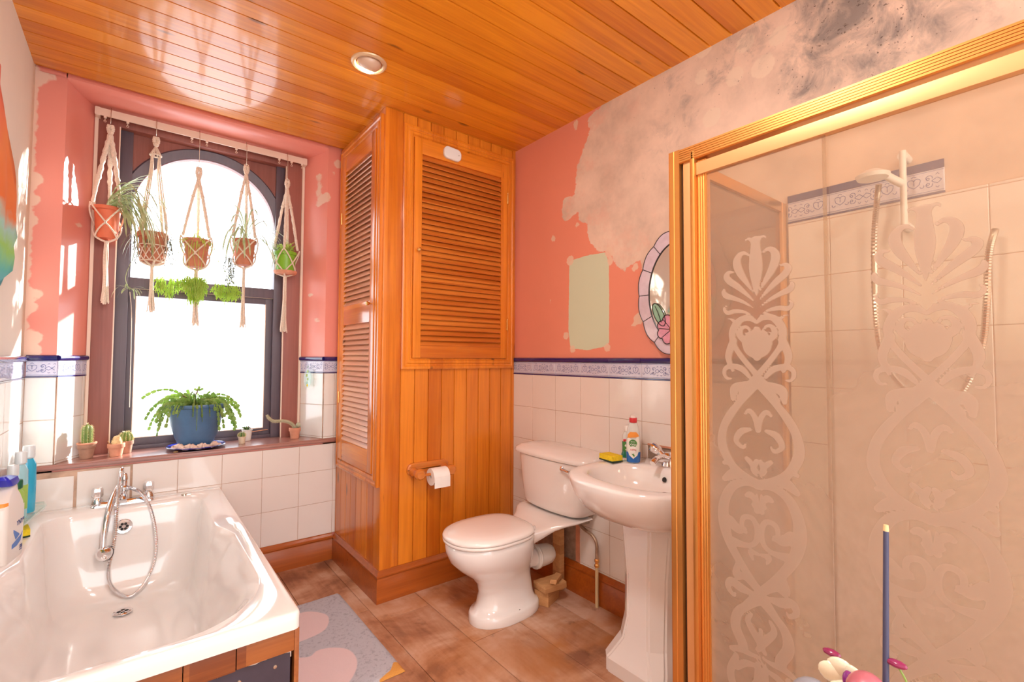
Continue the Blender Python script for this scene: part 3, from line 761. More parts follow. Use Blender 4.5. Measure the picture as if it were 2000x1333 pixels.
# arched upper sash: spandrel board with a round-headed opening
cx, cz, r = .333, 2.150, .3705
def archpoly(r, z0):
    a = [(cx+r, z0)]
    for i in range(41): a.append((cx+r*math.cos(PI*i/40), cz+r*math.sin(PI*i/40)))
    a.append((cx-r, z0)); return a
mb = MB()
def archplate(mb, rin, x0, x1, z0, z1, ya, yb):
    inner = [(cx+rin*math.cos(PI*i/48), cz+rin*math.sin(PI*i/48)) for i in range(49)]
    outer = []
    for (x, z) in inner:
        dx, dz = x-cx, z-cz
        t = min((x1-cx)/dx if dx > 1e-6 else 1e9, (x0-cx)/dx if dx < -1e-6 else 1e9, (z1-cz)/dz if dz > 1e-6 else 1e9)
        outer.append((cx+dx*t, cz+dz*t))
    # insert the corners
    for arr_y in (0,):
        pass
    cr = []
    for i in range(48):
        quad = [inner[i], inner[i+1], outer[i+1], outer[i]]
        if abs(outer[i][1]-z1) > 1e-6 and abs(outer[i+1][1]-z1) < 1e-6: quad.insert(3, (x1, z1))
        if abs(outer[i][1]-z1) < 1e-6 and abs(outer[i+1][1]-z1) > 1e-6: quad.insert(3, (x0, z1))
        cr.append(quad)
    for q in cr:
        mb.poly([(x, ya, z) for x, z in q]); mb.poly([(x, yb, z) for x, z in q])
    for i in range(48):
        mb.poly([(inner[i][0], ya, inner[i][1]), (inner[i+1][0], ya, inner[i+1][1]), (inner[i+1][0], yb, inner[i+1][1]), (inner[i][0], yb, inner[i][1])])
archplate(mb, r, -.10, .755, 1.75, 2.579, 3.452, 3.50)
mb.build('spandrel_panel', M['mahog2'] if 'mahog2' in M else M['mahog'], win, WO)
# dark arch moulding
mb = MB()
R = []
for i in range(49):
    a = PI*i/48; ca, sa = math.cos(a), math.sin(a)
    R.append([(cx+q*ca, y, cz+q*sa) for q, y in ((r-.001, 3.455), (r+.006, 3.447), (r+.052, 3.440), (r+.060, 3.447), (r+.060, 3.462), (r-.001, 3.462))])
for s in (1, -1):
    pass
mb.rings(R, smooth=False)
mb.build('arch_moulding', M['darkframe'], win, WO)
mb = MB(); mb.box((-.046, 3.446, 1.75), (-.0375, 3.50, cz+.01)); mb.box((.7035, 3.446, 1.75), (.712, 3.50, cz+.01)); mb.build('upper_sash_stile', M['darkframe'], win, WO)
# lower sash
ls = MB()
ls.box((-.044, 3.462, .792), (-.008, 3.505, 1.692), bev=.004); ls.box((.662, 3.462, .792), (.703, 3.505, 1.692), bev=.004)
ls.box((-.02, 3.463, 1.650), (.68, 3.505, 1.691), bev=.004); ls.box((-.02, 3.463, .792), (.68, 3.505, .842), bev=.004)
ls.box((-.05, 3.44, .776), (.71, 3.50, .80), bev=.004)
ls.build('lower_sash', M['darkframe'], win, WO)
mb = MB()
for a, b in (((-.048, 3.4425, .80), (-.0445, 3.46, 1.692)), ((.7035, 3.4425, .80), (.7065, 3.46, 1.692)), ((-.048, 3.4425, 1.689), (.7065, 3.46, 1.692)), ((-.010, 3.458, .842), (-.006, 3.478, 1.650)), ((.660, 3.458, .842), (.664, 3.478, 1.650)), ((-.01, 3.458, .840), (.664, 3.478, .844))):
    mb.box(a, b)
mb.build('pale_edge_strip', M['creampaint'], win, WO)  # thin pale strips along the edges of the lower sash
mb = MB(); mb.box((-.01, 3.484, .84), (.664, 3.488, 1.652)); mb.build('lower_pane', M['windowglass'], win, WO)
mb = MB(); mb.prism(archpoly(r+.002, 1.75), 1, 3.478, 3.482); mb.build('upper_pane', M['windowglass'], win, WO)
# casement stay
mb = MB(); mb.tube([(.545, 3.455, .825), (.60, 3.452, .822), (.69, 3.455, .828)], .004, 8); mb.tube([(.565, 3.455, .823), (.565, 3.445, .845), (.575, 3.445, .862), (.588, 3.447, .845), (.588, 3.455, .823)], .0035, 8)
mb.build('casement_stay', M['chrome'], win, WO)
# outside sill
mb = MB(); mb.box((-.3, 3.50, .70), (.97, 3.75, .775)); mb.box((-.9, 3.50, -.1), (-.104, 3.62, 2.9)); mb.box((.757, 3.50, -.1), (1.6, 3.62, 2.9)); mb.box((-.3, 3.50, 2.575), (.97, 3.62, 2.9)); mb.box((-.9, 3.50, -.1), (1.6, 3.6, .76))
mb.build('outer_reveal', M['putty'], win, WO)
for a in wb, : pass
# thickness of the wall round the recess (keeps daylight out)
mb = MB(); mb.box((-.9, 3.40, -.1), (-.2, 3.51, 2.9)); mb.box((.866, 3.40, -.1), (1.6, 3.51, 2.9)); mb.box((-.9, 3.40, 2.66), (1.6, 3.51, 2.9)); mb.build('wall_core', M['putty'], win, WO)
# ---------------------------------------------------------------- corner cupboard
cup = thing('corner_cupboard', 'tall orange pine boxed-in corner cupboard with louvred doors beside the window', 'cupboard', (1.5, 2.8, 0))
CO = (1.5, 2.8, 0)
def planks(mb, fixed, axis, a0, a1, z0, z1, start, per=.0872, sgn=-1):
    """tongue-and-groove facing; axis: running direction 0=x 1=y; fixed: plane coordinate"""
    pts = [a0]; x = start
    while x < a1-.004:
        if x > a0+.004: pts += [x-.0030, x-.0011, x+.0011, x+.0030]
        x += per
    pts.append(a1)
    def P(u, h, z):
        return (u, fixed+sgn*h, z) if axis == 0 else (fixed+sgn*h, u, z)
    hs = []
    for i, u in enumerate(pts):
        groove = (i > 0 and i < len(pts)-1 and (i-1) % 4 in (1, 2))
        hs.append(-.007 if groove else 0)
    A = [mb.bm.verts.new(P(u, h, z0)) for u, h in zip(pts, hs)]; B = [mb.bm.verts.new(P(u, h, z1)) for u, h in zip(pts, hs)]
    for i in range(len(pts)-1):
        mb.mi = 1 if hs[i] < 0 and hs[i+1] < 0 else 0; mb.face([A[i], A[i+1], B[i+1], B[i]])
    mb.mi = 0
mb = MB(); planks(mb, YF, 0, 1.118, XR-.001, .14, HC-.001, 1.156); mb.build('front_boarding', [M['cupv'], M['gap']], cup, CO, fix=False)
mb = MB(); planks(mb, XB, 1, 2.535, YW-.001, .14, HC-.001, 2.56); mb.build('side_boarding', [M['cupside'], M['gap']], cup, CO, fix=False)
mb = MB(); mb.box((XB-.001, YF-.003, .14), (1.1185, YF+.06, HC-.001), bev=.004); mb.box((XB-.003, YF-.0015, .14), (XB+.05, 2.536, HC-.001), bev=.004)
mb.build('corner_post', M['cupv'], cup, CO)
# skirting wrapped round the cupboard
mb = MB()
P = []
for d, z in SK:
    P.append([(XB-d, YW-.024, z), (XB-d, YF-d, z), (XR-.0235, YF-d, z)])
R = [[mb.bm.verts.new(q) for q in row] for row in P]
for a, b in zip(R[:-1], R[1:]):
    for i in range(2): mb.face([a[i], a[i+1], b[i+1], b[i]])
mb.build('skirting', M['skirt'], cup, CO, fix=False)

MOUL = [(0, 0), (.016, 0), (.019, .006), (.019, .016), (.014, .021), (.014, .030), (.020, .036), (.020, .050), (.012, .056), (.012, .062), (0, .062)]
def architrave(mb, plane, axis, a0, a1, z0, z1, sgn=-1):
    """mitred moulding: outer rectangle a0..a1 x z0..z1; profile (height, inset)"""
    rings = []
    for h, ins in MOUL:
        q = [(a0+ins, z0+ins), (a1-ins, z0+ins), (a1-ins, z1-ins), (a0+ins, z1-ins)]
        rings.append([((u, plane+sgn*h, z) if axis == 0 else (plane+sgn*h, u, z)) for u, z in q])
    vs = [[mb.bm.verts.new(p) for p in r] for r in rings]
    for a, b in zip(vs[:-1], vs[1:]):
        for i in range(4): mb.face([a[i], a[(i+1) % 4], b[(i+1) % 4], b[i]])
mb = MB(); architrave(mb, YF, 0, 1.152, 1.948, 1.238, 2.632); mb.build('front_architrave', M['cupv'], cup, CO, fix=False)
mb = MB(); architrave(mb, XB-.001, 1, 2.476, 3.140, .600, 2.658); mb.build('side_architrave', M['cupside'], cup, CO, fix=False)

def louvre_door(axis, plane, a0, a1, z0, z1, panels, stile, mv, mh, ms, name='door', hinge_hi=True):
    def bx(mb, u0, u1, h0, h1, za, zb, bev=.003):
        if axis == 0: mb.box((u0, plane-h1, za), (u1, plane-h0, zb), bev=bev)
        else: mb.box((plane-h1, u0, za), (plane-h0, u1, zb), bev=bev)
    mb = MB(); bx(mb, a0, a0+stile, .0, .022, z0, z1); bx(mb, a1-stile, a1, .0, .022, z0, z1)
    door = mb.build(name, mv, cup, CO)
    zs = [z0]+[q for p in panels for q in p]+[z1]
    for i in range(0, len(zs), 2):
        mb = MB(); bx(mb, a0+stile-.001, a1-stile+.001, .001, .021, zs[i], zs[i+1]); mb.build('rail', mh, door, CO)
    mb = MB()
    for za, zb in panels:
        pitch = .0305; k = int((zb-za)/pitch)
        for i in range(k):
            z = za+(i+.5)*(zb-za)/k
            q = [(.020, z-.017), (.024, z-.013), (.004, z+.018), (.000, z+.014)]
            a, b = a0+stile, a1-stile
            if axis == 0: mb.prism([(plane-h, zz) for h, zz in q], 0, a, b)
            else:
                A = [mb.bm.verts.new((plane-h, a, zz)) for h, zz in q]; B = [mb.bm.verts.new((plane-h, b, zz)) for h, zz in q]
                for j in range(4): mb.face([A[j], A[(j+1) % 4], B[(j+1) % 4], B[j]])
                mb.face(A); mb.face(B)
        bx(mb, a0+stile, a1-stile, -.002, .001, za, zb, 0)
    mb.build('louvre_slats', ms, door, CO)
    return door
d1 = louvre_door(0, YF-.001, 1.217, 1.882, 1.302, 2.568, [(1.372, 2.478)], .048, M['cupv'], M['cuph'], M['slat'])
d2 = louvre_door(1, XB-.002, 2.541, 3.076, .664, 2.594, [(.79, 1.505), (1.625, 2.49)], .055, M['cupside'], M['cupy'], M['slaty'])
def knob(c, d, parent):
    Mr = Vector((0, 0, 1)).rotation_difference(Vector(d)).to_matrix().to_4x4(); Mr.translation = Vector(c)
    mb = MB(); mb.lathe([(.0045, 0), (.0045, .012), (.009, .016), (.0125, .022), (.0125, .028), (.008, .033), (.001, .034)], M=Mr, n=20)
    return mb.build('knob', M['brass'], parent)
for dd, cc, nn in ((d1, (1.238, YF-.023, 1.915), (0, -1, 0)), (d2, (XB-.024, 2.560, 1.604), (-1, 0, 0))):
    k = knob((0, 0, 0), nn, dd); k.data.transform(Matrix.Translation(Vector(cc)-Vector(CO)))
for z in (1.52, 2.35):
    mb = MB(); mb.box((1.880, YF-.024, z-.035), (1.888, YF-.018, z+.035)); mb.tube([(1.884, YF-.026, z-.036), (1.884, YF-.026, z+.036)], .0035, 8); mb.build('hinge', M['brass'], d1, CO)
for z in (1.05, 2.2):
    mb = MB(); mb.box((XB-.024, 3.074, z-.035), (XB-.018, 3.082, z+.035)); mb.tube([(XB-.026, 3.078, z-.036), (XB-.026, 3.078, z+.036)], .0035, 8); mb.build('hinge', M['brass'], d2, CO)

# white contact sensor on the louvred door
mb = MB()
def rrect(cx, cz, w, h, r, k=6):
    out = []
    for sx_, sz_, a0 in ((1, -1, -90), (1, 1, 0), (-1, 1, 90), (-1, -1, 180)):
        for i in range(k+1):
            a = math.radians(a0+90*i/k); out.append((cx+sx_*(w/2-r)+r*math.cos(a), cz+sz_*(h/2-r)+r*math.sin(a)))
    return out
ys = YF-.024
R = [[(x, y, z) for x, z in rrect(1.458, 2.527, w, h, .03-(.12-w)/2)] for w, h, y in ((.118, .072, ys), (.120, .074, ys-.006), (.118, .072, ys-.014), (.108, .062, ys-.018))]
mb.rings(R)
o = mb.build('alarm_sensor', M['plasticwhite']); origin(o, (1.458, ys, 2.527)); o.rotation_euler = (0, math.radians(4), 0)
setp(o, 'small white oblong plastic sensor stuck on top rail of the louvred door', 'sensor')
mb = MB(); mb.lathe([(.0025, 0), (.002, .001)], M=Matrix.Translation((.04, -.018, .0)) @ Matrix.Rotation(PI/2, 4, 'X'), n=10); mb.build('indicator', M['hole'], o)

# toilet roll holder
rh = thing('toilet_roll_holder', 'varnished wooden toilet roll holder fixed to the pine boarding', 'toilet roll holder', (1.328, YF, .675))
RO = (1.328, YF, .675)
mb = MB(); mb.rings([[(x, y, z) for x, z in rrect(1.330, .675, w, h, .034)] for w, h, y in ((.262, .072, YF-.0005), (.262, .072, YF-.014), (.254, .064, YF-.018))]); mb.build('back_plate', M['rollwood'], rh, RO)
for x in (1.232, 1.428):
    mb = MB(); mb.lathe([(.001, 0), (.024, .0), (.026, .02), (.021, .035), (.022, .06), (.030, .075), (.030, .092), (.022, .104), (.001, .108)], M=Matrix.Translation((x, YF-.012, .665)) @ Matrix.Rotation(PI/2, 4, 'X'), n=24); mb.build('arm', M['rollwood'], rh, RO)
mb = MB(); mb.tube([(1.235, YF-.088, .655), (1.425, YF-.088, .655)], .008, 12); mb.build('spindle', M['rollwood'], rh, RO)
mb = MB(); mb.lathe([(.012, -.050), (.046, -.050), (.0475, -.048), (.0475, .048), (.046, .050), (.012, .050)], M=Matrix.Translation((1.352, YF-.088, .640)) @ Matrix.Rotation(PI/2, 4, 'Y'), n=40, cap0=False, cap1=False)
mb.rings([[(1.352+s*.050, YF-.088+.012*math.cos(a*PI/8), .640+.012*math.sin(a*PI/8)) for a in range(16)] for s in (-1, 1)], False, False)
mb.box((1.303, YF-.137, .585), (1.401, YF-.1345, .645))
o = mb.build('toilet_roll', plain('soft_paper', (.85, .80, .76), .95, var=.03)); origin(o, (1.352, YF-.088, .64)); setp(o, 'white toilet roll on the wooden holder', 'toilet roll')

# ---------------------------------------------------------------- bath
BT = (0.0, 2.34, 0)
bath = thing('bathtub', 'cream white acrylic bathtub along the left wall under the window', 'bathtub', BT)
ZB = .563
def tubring(xr0, xr1, yf, yn, rf, rn, step, z, xl=None, nside=14, ncor=12, nend=6, cx0=-.008):
    """closed ring: right side x limits (far xr0, near xr1), far y, near y, corner radii, arm-rest step"""
    def side(sg, e0, e1):
        pts = []
        # far corner
        for i in range(nend): pts.append((e0*0+(e0-rf)*i/nend, yf))
        for i in range(ncor+1):
            a = PI/2*(1-i/ncor); pts.append((e0-rf+rf*math.cos(a), yf-rf+rf*math.sin(a)))
        ya, yb = yf-rf, yn+rn[1]
        for i in range(1, nside):
            t = i/nside; y = interp(ya, yb, t)
            w = interp(e0, e1, min(1, max(0, (2.42-y)/.5)))
            if step:
                k = min(1, max(0, (2.405-y)/.05)); k = k*k*(3-2*k)
                w = interp(e0, e1, k) - 0
            pts.append((w, y))
        for i in range(ncor+1):
            a = PI/2*i/ncor; pts.append((e1-rn[0]+rn[0]*math.cos(a), yn+rn[1]-rn[1]*math.sin(a)))
        for i in range(1, nend): pts.append(((e1-rn[0])*(1-i/nend), yn))
        return pts
    R_ = side(1, xr0, xr1); Lx = xl if xl else (xr0, xr1)
    L_ = side(1, *Lx)
    ring = [(cx0+x, y, z) for x, y in R_]+[(cx0, yn, z)]+[(cx0-x, y, z) for x, y in reversed(L_[1:])]
    return ring
N0 = (XL+.001+.008, .398)
def outer(z, d=0.0):
    return tubring(.406-d, .406-d, 3.186-d, 1.488+d, .012, (.02, .02), False, z, xl=(.407-d, .407-d))
R = [outer(.512, .004), outer(.514), outer(ZB-.008), outer(ZB-.002, .0025), outer(ZB, .008)]
inn = [ # far half width, near half width, far y, near y, r far, rn(x,y), step, z
 (.305, .356, 3.035, 1.522, .10, (.26, .30), True, ZB+.001),
 (.300, .350, 3.030, 1.528, .10, (.26, .30), True, ZB-.004),
 (.295, .342, 3.024, 1.538, .10, (.26, .31), True, ZB-.016),
 (.288, .326, 3.015, 1.560, .10, (.25, .33), True, ZB-.045),
 (.282, .306, 3.004, 1.610, .11, (.24, .36), True, ZB-.12),
 (.272, .286, 2.988, 1.700, .12, (.23, .38), False, .34),
 (.258, .268, 2.966, 1.800, .13, (.22, .40), False, .24),
 (.238, .246, 2.94, 1.88, .14, (.21, .40), False, .185),
 (.205, .210, 2.90, 1.96, .14, (.19, .36), False, .155),
 (.150, .150, 2.84, 2.06, .12, (.14, .26), False, .146),
 (.07, .07, 2.74, 2.2, .06, (.06, .1), False, .142)]
for a in inn: R.append(tubring(*a))
mb = MB(); mb.rings(R, cap0=False, cap1=True)
tub = mb.build('tub_shell', M['bathwhite'], bath, BT, sharp=60)
# overflow and waste
def grille(name, c, nrm, r, parent, off, holes=6, hr=.0062):
    Mr = Vector((0, 0, 1)).rotation_difference(Vector(nrm)).to_matrix().to_4x4(); Mr.translation = Vector(c)
    mb = MB(); mb.lathe([(.001, .0), (r, .0), (r, .003), (r*.93, .006), (r*.62, .0035), (r*.60, .0045), (.001, .005)], M=Mr, n=32)
    o = mb.build(name, M['chrome'], parent, off)
    mb = MB()
    for i in range(holes):
        a = 2*PI*i/holes; mb.lathe([(.0005, .0052), (hr, .0052), (hr, .0048)], c=(0, 0, 0), M=Mr @ Matrix.Translation((r*.38*math.cos(a), r*.38*math.sin(a), 0)), n=14)
    mb.build('drain_holes', M['hole'], o, off)
    return o
grille('overflow_cover', (-.024, 3.0, .478), (0, -1, .10), .034, bath, BT)
w = grille('waste_outlet', (-.016, 2.80, .1495), (0, 0, 1), .036, bath, BT, 4, .008)
mb = MB(); mb.box((.215, 3.085, ZB-.001), (.255, 3.105, ZB+.006), bev=.003); mb.lathe([(.014, 0), (.014, .008), (.001, .010)], c=(.222, 3.095, ZB), n=16); mb.build('plug_chain_stay', M['steel'], bath, BT)
# bath end panel: dark board (part) with battens, torn edge, screws
rr = random.Random(2)
mb = MB(); poly = [(-.40, .004), (.375, .004)]+[(interp(.375, -.40, i/60), .447-.007*abs(noise.noise(Vector((i*.7, 0, 3))))-(.004 if i % 7 == 0 else 0)) for i in range(61)]
mb.prism(poly, 1, 1.506, 1.518); pn = mb.build('end_panel', plain('dark_purple_board', (.055, .040, .060), .55, var=.2, scale=6), bath, BT)
pn['label'] = 'dark purple-grey bath end panel with torn top edge'
for a, b in ((-.40, -.20), (-.198, -.02), (-.018, .115), (.117, .235), (.237, .384)):
    mb = MB(); mb.box((a, 1.500, .448+rr.uniform(-.002, .002)), (b, 1.516, .512), bev=.002); mb.build('batten', M['stripwood'], pn, BT)
mb = MB(); poly = [(-.40, .430), (.378, .430)]+[(interp(.378, -.40, i/80), .449-.005*abs(noise.noise(Vector((i*.9, 2, 1))))) for i in range(81)]
mb.prism(poly, 1, 1.508, 1.514); mb.build('torn_edge', M['putty'], pn, BT)
mb = MB(); mb.box((.384, 1.498, .003), (.397, 1.518, .512), bev=.002); mb.build('corner_batten', M['stripwood'], pn, BT)
mb = MB(); mb.box((.384, 1.518, .003), (.394, 3.16, .512)); mb.build('side_panel', M['stripwood'], bath, BT)
for x, z in ((.335, .418), (.245, .412), (.10, .40)):
    mb = MB(); mb.lathe([(.001, 0), (.006, 0), (.005, .002), (.001, .0025)], M=Matrix.Translation((x, 1.506, z)) @ Matrix.Rotation(PI/2, 4, 'X'), n=12); mb.build('screw', M['steel'], pn, BT)

# bath mixer tap with hand shower
TO = (-.03, 3.105, ZB)
tap = thing('bath_mixer_tap', 'chrome bath mixer tap with two handles and hand shower on tub deck', 'tap', TO)
mb = MB(); mb.rings([[(x, y, z) for x, y in rrect(-.03, 3.105, w, h, .018)] for w, h, z in ((.250, .050, ZB), (.250, .050, ZB+.006), (.236, .040, ZB+.018), (.22, .03, ZB+.024))]); mb.build('deck_plate', M['chrome'], tap, TO)
for x in (-.130, .070):
    mb = MB(); mb.lathe([(.024, .0), (.025, .01), (.022, .03), (.016, .040), (.016, .046)], c=(x, 3.105, ZB+.005), n=24); mb.build('valve_body', M['chrome'], tap, TO)
    mb = MB(); n = 24
    mb.rings([[(x+rr_*(1+.09*math.cos(6*2*PI*i/n))*math.cos(2*PI*i/n), 3.105+rr_*(1+.09*math.cos(6*2*PI*i/n))*math.sin(2*PI*i/n), ZB+z) for i in range(n)] for rr_, z in ((.018, .048), (.021, .055), (.021, .085), (.017, .095), (.006, .098))]); mb.build('tap_handle', M['chrome'], tap, TO)
mb = MB(); mb.lathe([(.021, .018), (.018, .03), (.015, .055), (.020, .065), (.021, .085), (.015, .092), (.014, .115), (.017, .12), (.017, .135), (.010, .15), (.001, .152)], c=(-.03, 3.105, ZB), n=24); mb.build('diverter_column', M['chrome'], tap, TO)
mb = MB(); mb.tube(smoothpath([(-.03, 3.10, ZB+.055), (-.03, 3.07, ZB+.058), (-.03, 3.03, ZB+.050), (-.03, 3.01, ZB+.035)], 5), [.015]*16, 14); mb.build('spout', M['chrome'], tap, TO)
mb = MB(); mb.tube(smoothpath([(-.036, 3.100, ZB+.13), (-.038, 3.095, ZB+.165), (-.040, 3.075, ZB+.182), (-.043, 3.058, ZB+.170), (-.045, 3.05, ZB+.145)], 6), [.008]*25, 12); mb.build('hose_hook', M['chrome'], tap, TO)
H = [(-.043, 3.060, .738), (-.049, 3.03, .66), (-.053, 2.98, .56), (-.057, 2.95, .424), (-.073, 2.93, .315), (-.066, 2.915, .25), (-.028, 2.905, .193), (.016, 2.905, .173), (.068, 2.92, .222), (.101, 2.95, .312), (.100, 2.98, .430), (.074, 3.02, .550), (.037, 3.06, .615), (.0, 3.085, .638), (-.022, 3.10, .640)]
sp = smoothpath(H, 16)
mb = MB(); 
fine = []
for i in range(len(sp)-1):
    for j in range(3): fine.append(sp[i].lerp(sp[i+1], j/3))
mb.tube(fine, [.0072 if i % 3 else .0090 for i in range(len(fine))], 8); mb.build('shower_hose', M['chrome'], tap, TO)
mb = MB(); hp = smoothpath([(-.050, 3.085, .66), (-.066, 3.05, .625), (-.084, 3.0, .555), (-.094, 2.965, .48), (-.096, 2.94, .41)], 6)
mb.tube(hp, [interp(.011, .014, min(1, i/8)) if i < 14 else interp(.014, .010, (i-14)/10) for i in range(len(hp))], 14); mb.build('handset_handle', M['chrome'], tap, TO)
Mr = Vector((0, 0, 1)).rotation_difference(Vector((.35, .75, -.35))).to_matrix().to_4x4(); Mr.translation = Vector((-.092, 2.935, .385))
mb = MB(); mb.lathe([(.001, -.026), (.016, -.024), (.029, -.012), (.034, .002), (.034, .008)], M=Mr, n=28); mb.build('shower_head', M['chrome'], tap, TO)
mb = MB(); mb.lathe([(.0345, .004), (.0345, .011), (.001, .012)], M=Mr, n=28, cap0=False); mb.build('spray_face', M['hole'], tap, TO)

# ---------------------------------------------------------------- toilet
def egg(cx_, cy_, xf, xb, hw, z, n=40, pf=2.1, pb=2.6):
    """egg ring: front at xf (towards -x), back at xb"""
    out = []
    xm = cx_
    for i in range(n):
        a = 2*PI*i/n; c, s = math.cos(a), math.sin(a)
        if c < 0: x = xm - (xm-xf)*abs(c)**(2/pf); y = cy_+hw*math.copysign(abs(s)**(2/pf), s)
        else: x = xm + (xb-xm)*abs(c)**(2/pb); y = cy_+hw*math.copysign(abs(s)**(2/pb), s)
        out.append((x, y, z))
    return out
TY = 1.972
toi = thing('toilet', 'white close-coupled ceramic toilet with lid down against the tiled wall', 'toilet', (1.6, TY, 0)); QO = (1.6, TY, 0)
R = [egg(1.50, TY, 1.318, 1.712, .120, .0), egg(1.50, TY, 1.316, 1.714, .122, .006), egg(1.50, TY, 1.317, 1.713, .121, .040), egg(1.50, TY, 1.324, 1.706, .114, .050), egg(1.50, TY, 1.342, 1.694, .100, .056), egg(1.50, TY, 1.356, 1.684, .090, .085),
     egg(1.50, TY, 1.368, 1.676, .082, .14), egg(1.49, TY, 1.356, 1.668, .084, .185), egg(1.48, TY, 1.318, 1.662, .102, .225), egg(1.46, TY, 1.258, 1.658, .136, .270),
     egg(1.44, TY, 1.212, 1.655, .163, .315), egg(1.43, TY, 1.192, 1.650, .176, .360), egg(1.43, TY, 1.188, 1.650, .179, .385), egg(1.43, TY, 1.190, 1.650, .178, .405), egg(1.43, TY, 1.200, 1.645, .168, .410)]
mb = MB(); mb.rings(R); mb.build('pan', M['ceramic'], toi, QO, sharp=70)
# rear ledge under the cistern, flaring wings
mb = MB()
R = []
for x, hw, z0, z1 in ((1.575, .085, .33, .412), (1.62, .115, .34, .418), (1.67, .135, .365, .428), (1.72, .165, .40, .442), (1.76, .205, .425, .452), (1.80, .232, .436, .456), (1.93, .232, .436, .456)):
    ring = []
    for i in range(24):
        a = 2*PI*i/24; c, s = math.cos(a), math.sin(a)
        ring.append((x, TY+hw*math.copysign(abs(c)**.5, c), (z0+z1)/2+(z1-z0)/2*math.copysign(abs(s)**.5, s)))
    R.append(ring)
mb.rings(R); mb.build('cistern_ledge', M['ceramic'], toi, QO, sharp=60)
def lidring(d, z): return egg(1.40, TY, 1.180+d, 1.632-d*.6, .187-d, z, pf=2.15, pb=3.2)
mb = MB(); mb.rings([lidring(.004, .411), lidring(0, .416), lidring(0, .424), lidring(.004, .4265)]); mb.build('seat', M['seatwhite'], toi, QO, sharp=60)
mb = MB(); mb.rings([lidring(.003, .428), lidring(-.001, .431), lidring(-.001, .438), lidring(.004, .447), lidring(.020, .455), lidring(.06, .461), lidring(.11, .463), lidring(.16, .464)]); mb.build('lid', M['seatwhite'], toi, QO, sharp=60)
for s in (-1, 1):
    mb = MB(); mb.tube([(1.632, TY+s*.05, .430), (1.632, TY+s*.10, .430)], .012, 12); mb.lathe([(.014, 0), (.014, .012), (.001, .013)], c=(1.640, TY+s*.075, .420), n=14); mb.build('lid_hinge', M['seatwhite'], toi, QO)
def crect(x0, x1, y0, y1, z, r, k=6, back=.01, bow=.030):
    out = _crect(x0, x1, y0, y1, z, r, k, back)
    i = 2*(k+1)
    a, b = out[i-1], out[i]
    out[i:i] = [(a[0], interp(a[1], b[1], q/12), z) for q in range(1, 12)]
    cy_, hw = (y0+y1)/2, (y1-y0)/2
    return [(p[0]-bow*(1-((p[1]-cy_)/hw)**2)*min(1, max(0, (x1-.03-p[0])/.06)), p[1], p[2]) for p in out]
def _crect(x0, x1, y0, y1, z, r, k=6, back=.01):
    out = []
    for (cx_, cy_, a0, rr_) in ((x1-back, y1-back, 0, back), (x0+r, y1-r, 90, r), (x0+r, y0+r, 180, r), (x1-back, y0+back, 270, back)):
        for i in range(k+1):
            a = math.radians(a0+90*i/k); out.append((cx_+rr_*math.cos(a), cy_+rr_*math.sin(a), z))
    return out
CY = 1.955
mb = MB(); R = []
for x0, hw, z in ((1.88, .15, .459), (1.835, .20, .462), (1.815, .222, .475), (1.808, .232, .50), (1.802, .245, .60), (1.798, .262, .748), (1.81, .25, .75)):
    R.append(crect(x0, XR-.011, CY-hw, CY+hw, z, .05))
mb.rings(R); mb.build('cistern', M['ceramic'], toi, QO, sharp=60)
mb = MB(); R = []
for x0, hw, z in ((1.815, .262, .750), (1.792, .300, .753), (1.788, .304, .765), (1.794, .298, .780), (1.815, .275, .796), (1.85, .22, .806), (1.89, .12, .810)):
    R.append(crect(x0, XR-.0095, CY-hw, CY+hw, z, .055))
mb.rings(R); mb.build('cistern_lid', M['ceramic'], toi, QO, sharp=60)
mb = MB(); mb.lathe([(.013, 0), (.013, .008), (.001, .012)], M=Matrix.Translation((1.780, 1.815, .722)) @ Matrix.Rotation(-PI/2, 4, 'Y'), n=18)
mb.tube([(1.764, 1.815, .722), (1.760, 1.80, .722), (1.756, 1.745, .719)], [.005, .006, .0065], 10); mb.build('flush_lever', M['chrome'], toi, QO)
mb = MB(); mb.lathe([(.0045, 0), (.0045, .001), (.001, .0012)], M=Matrix.Translation((1.53, TY-.1095, .05)) @ Matrix.Rotation(math.radians(80), 4, 'X'), n=12); mb.build('fixing_hole', M['hole'], toi, QO)
# outlet
mb = MB(); mb.tube([(1.60, TY, .235), (1.73, TY-.015, .235)], .047, 24); mb.build('outlet_spigot', M['ceramic'], toi, QO)
Mr = Vector((0, 0, 1)).rotation_difference(Vector((1, -.1, 0))).to_matrix().to_4x4(); Mr.translation = Vector((1.705, TY-.012, .235))
mb = MB(); mb.lathe([(.050, 0), (.062, .0), (.064, .006), (.060, .010), (.064, .014), (.064, .020), (.058, .026), (.056, .075), (.052, .10), (.040, .12), (.02, .13), (.001, .132)], M=Mr, n=32)
o = mb.build('waste_pipe', M['plasticwhite']); origin(o, (1.77, TY-.02, .235)); setp(o, 'white plastic waste pipe joining the toilet outlet to the wall', 'pipe')

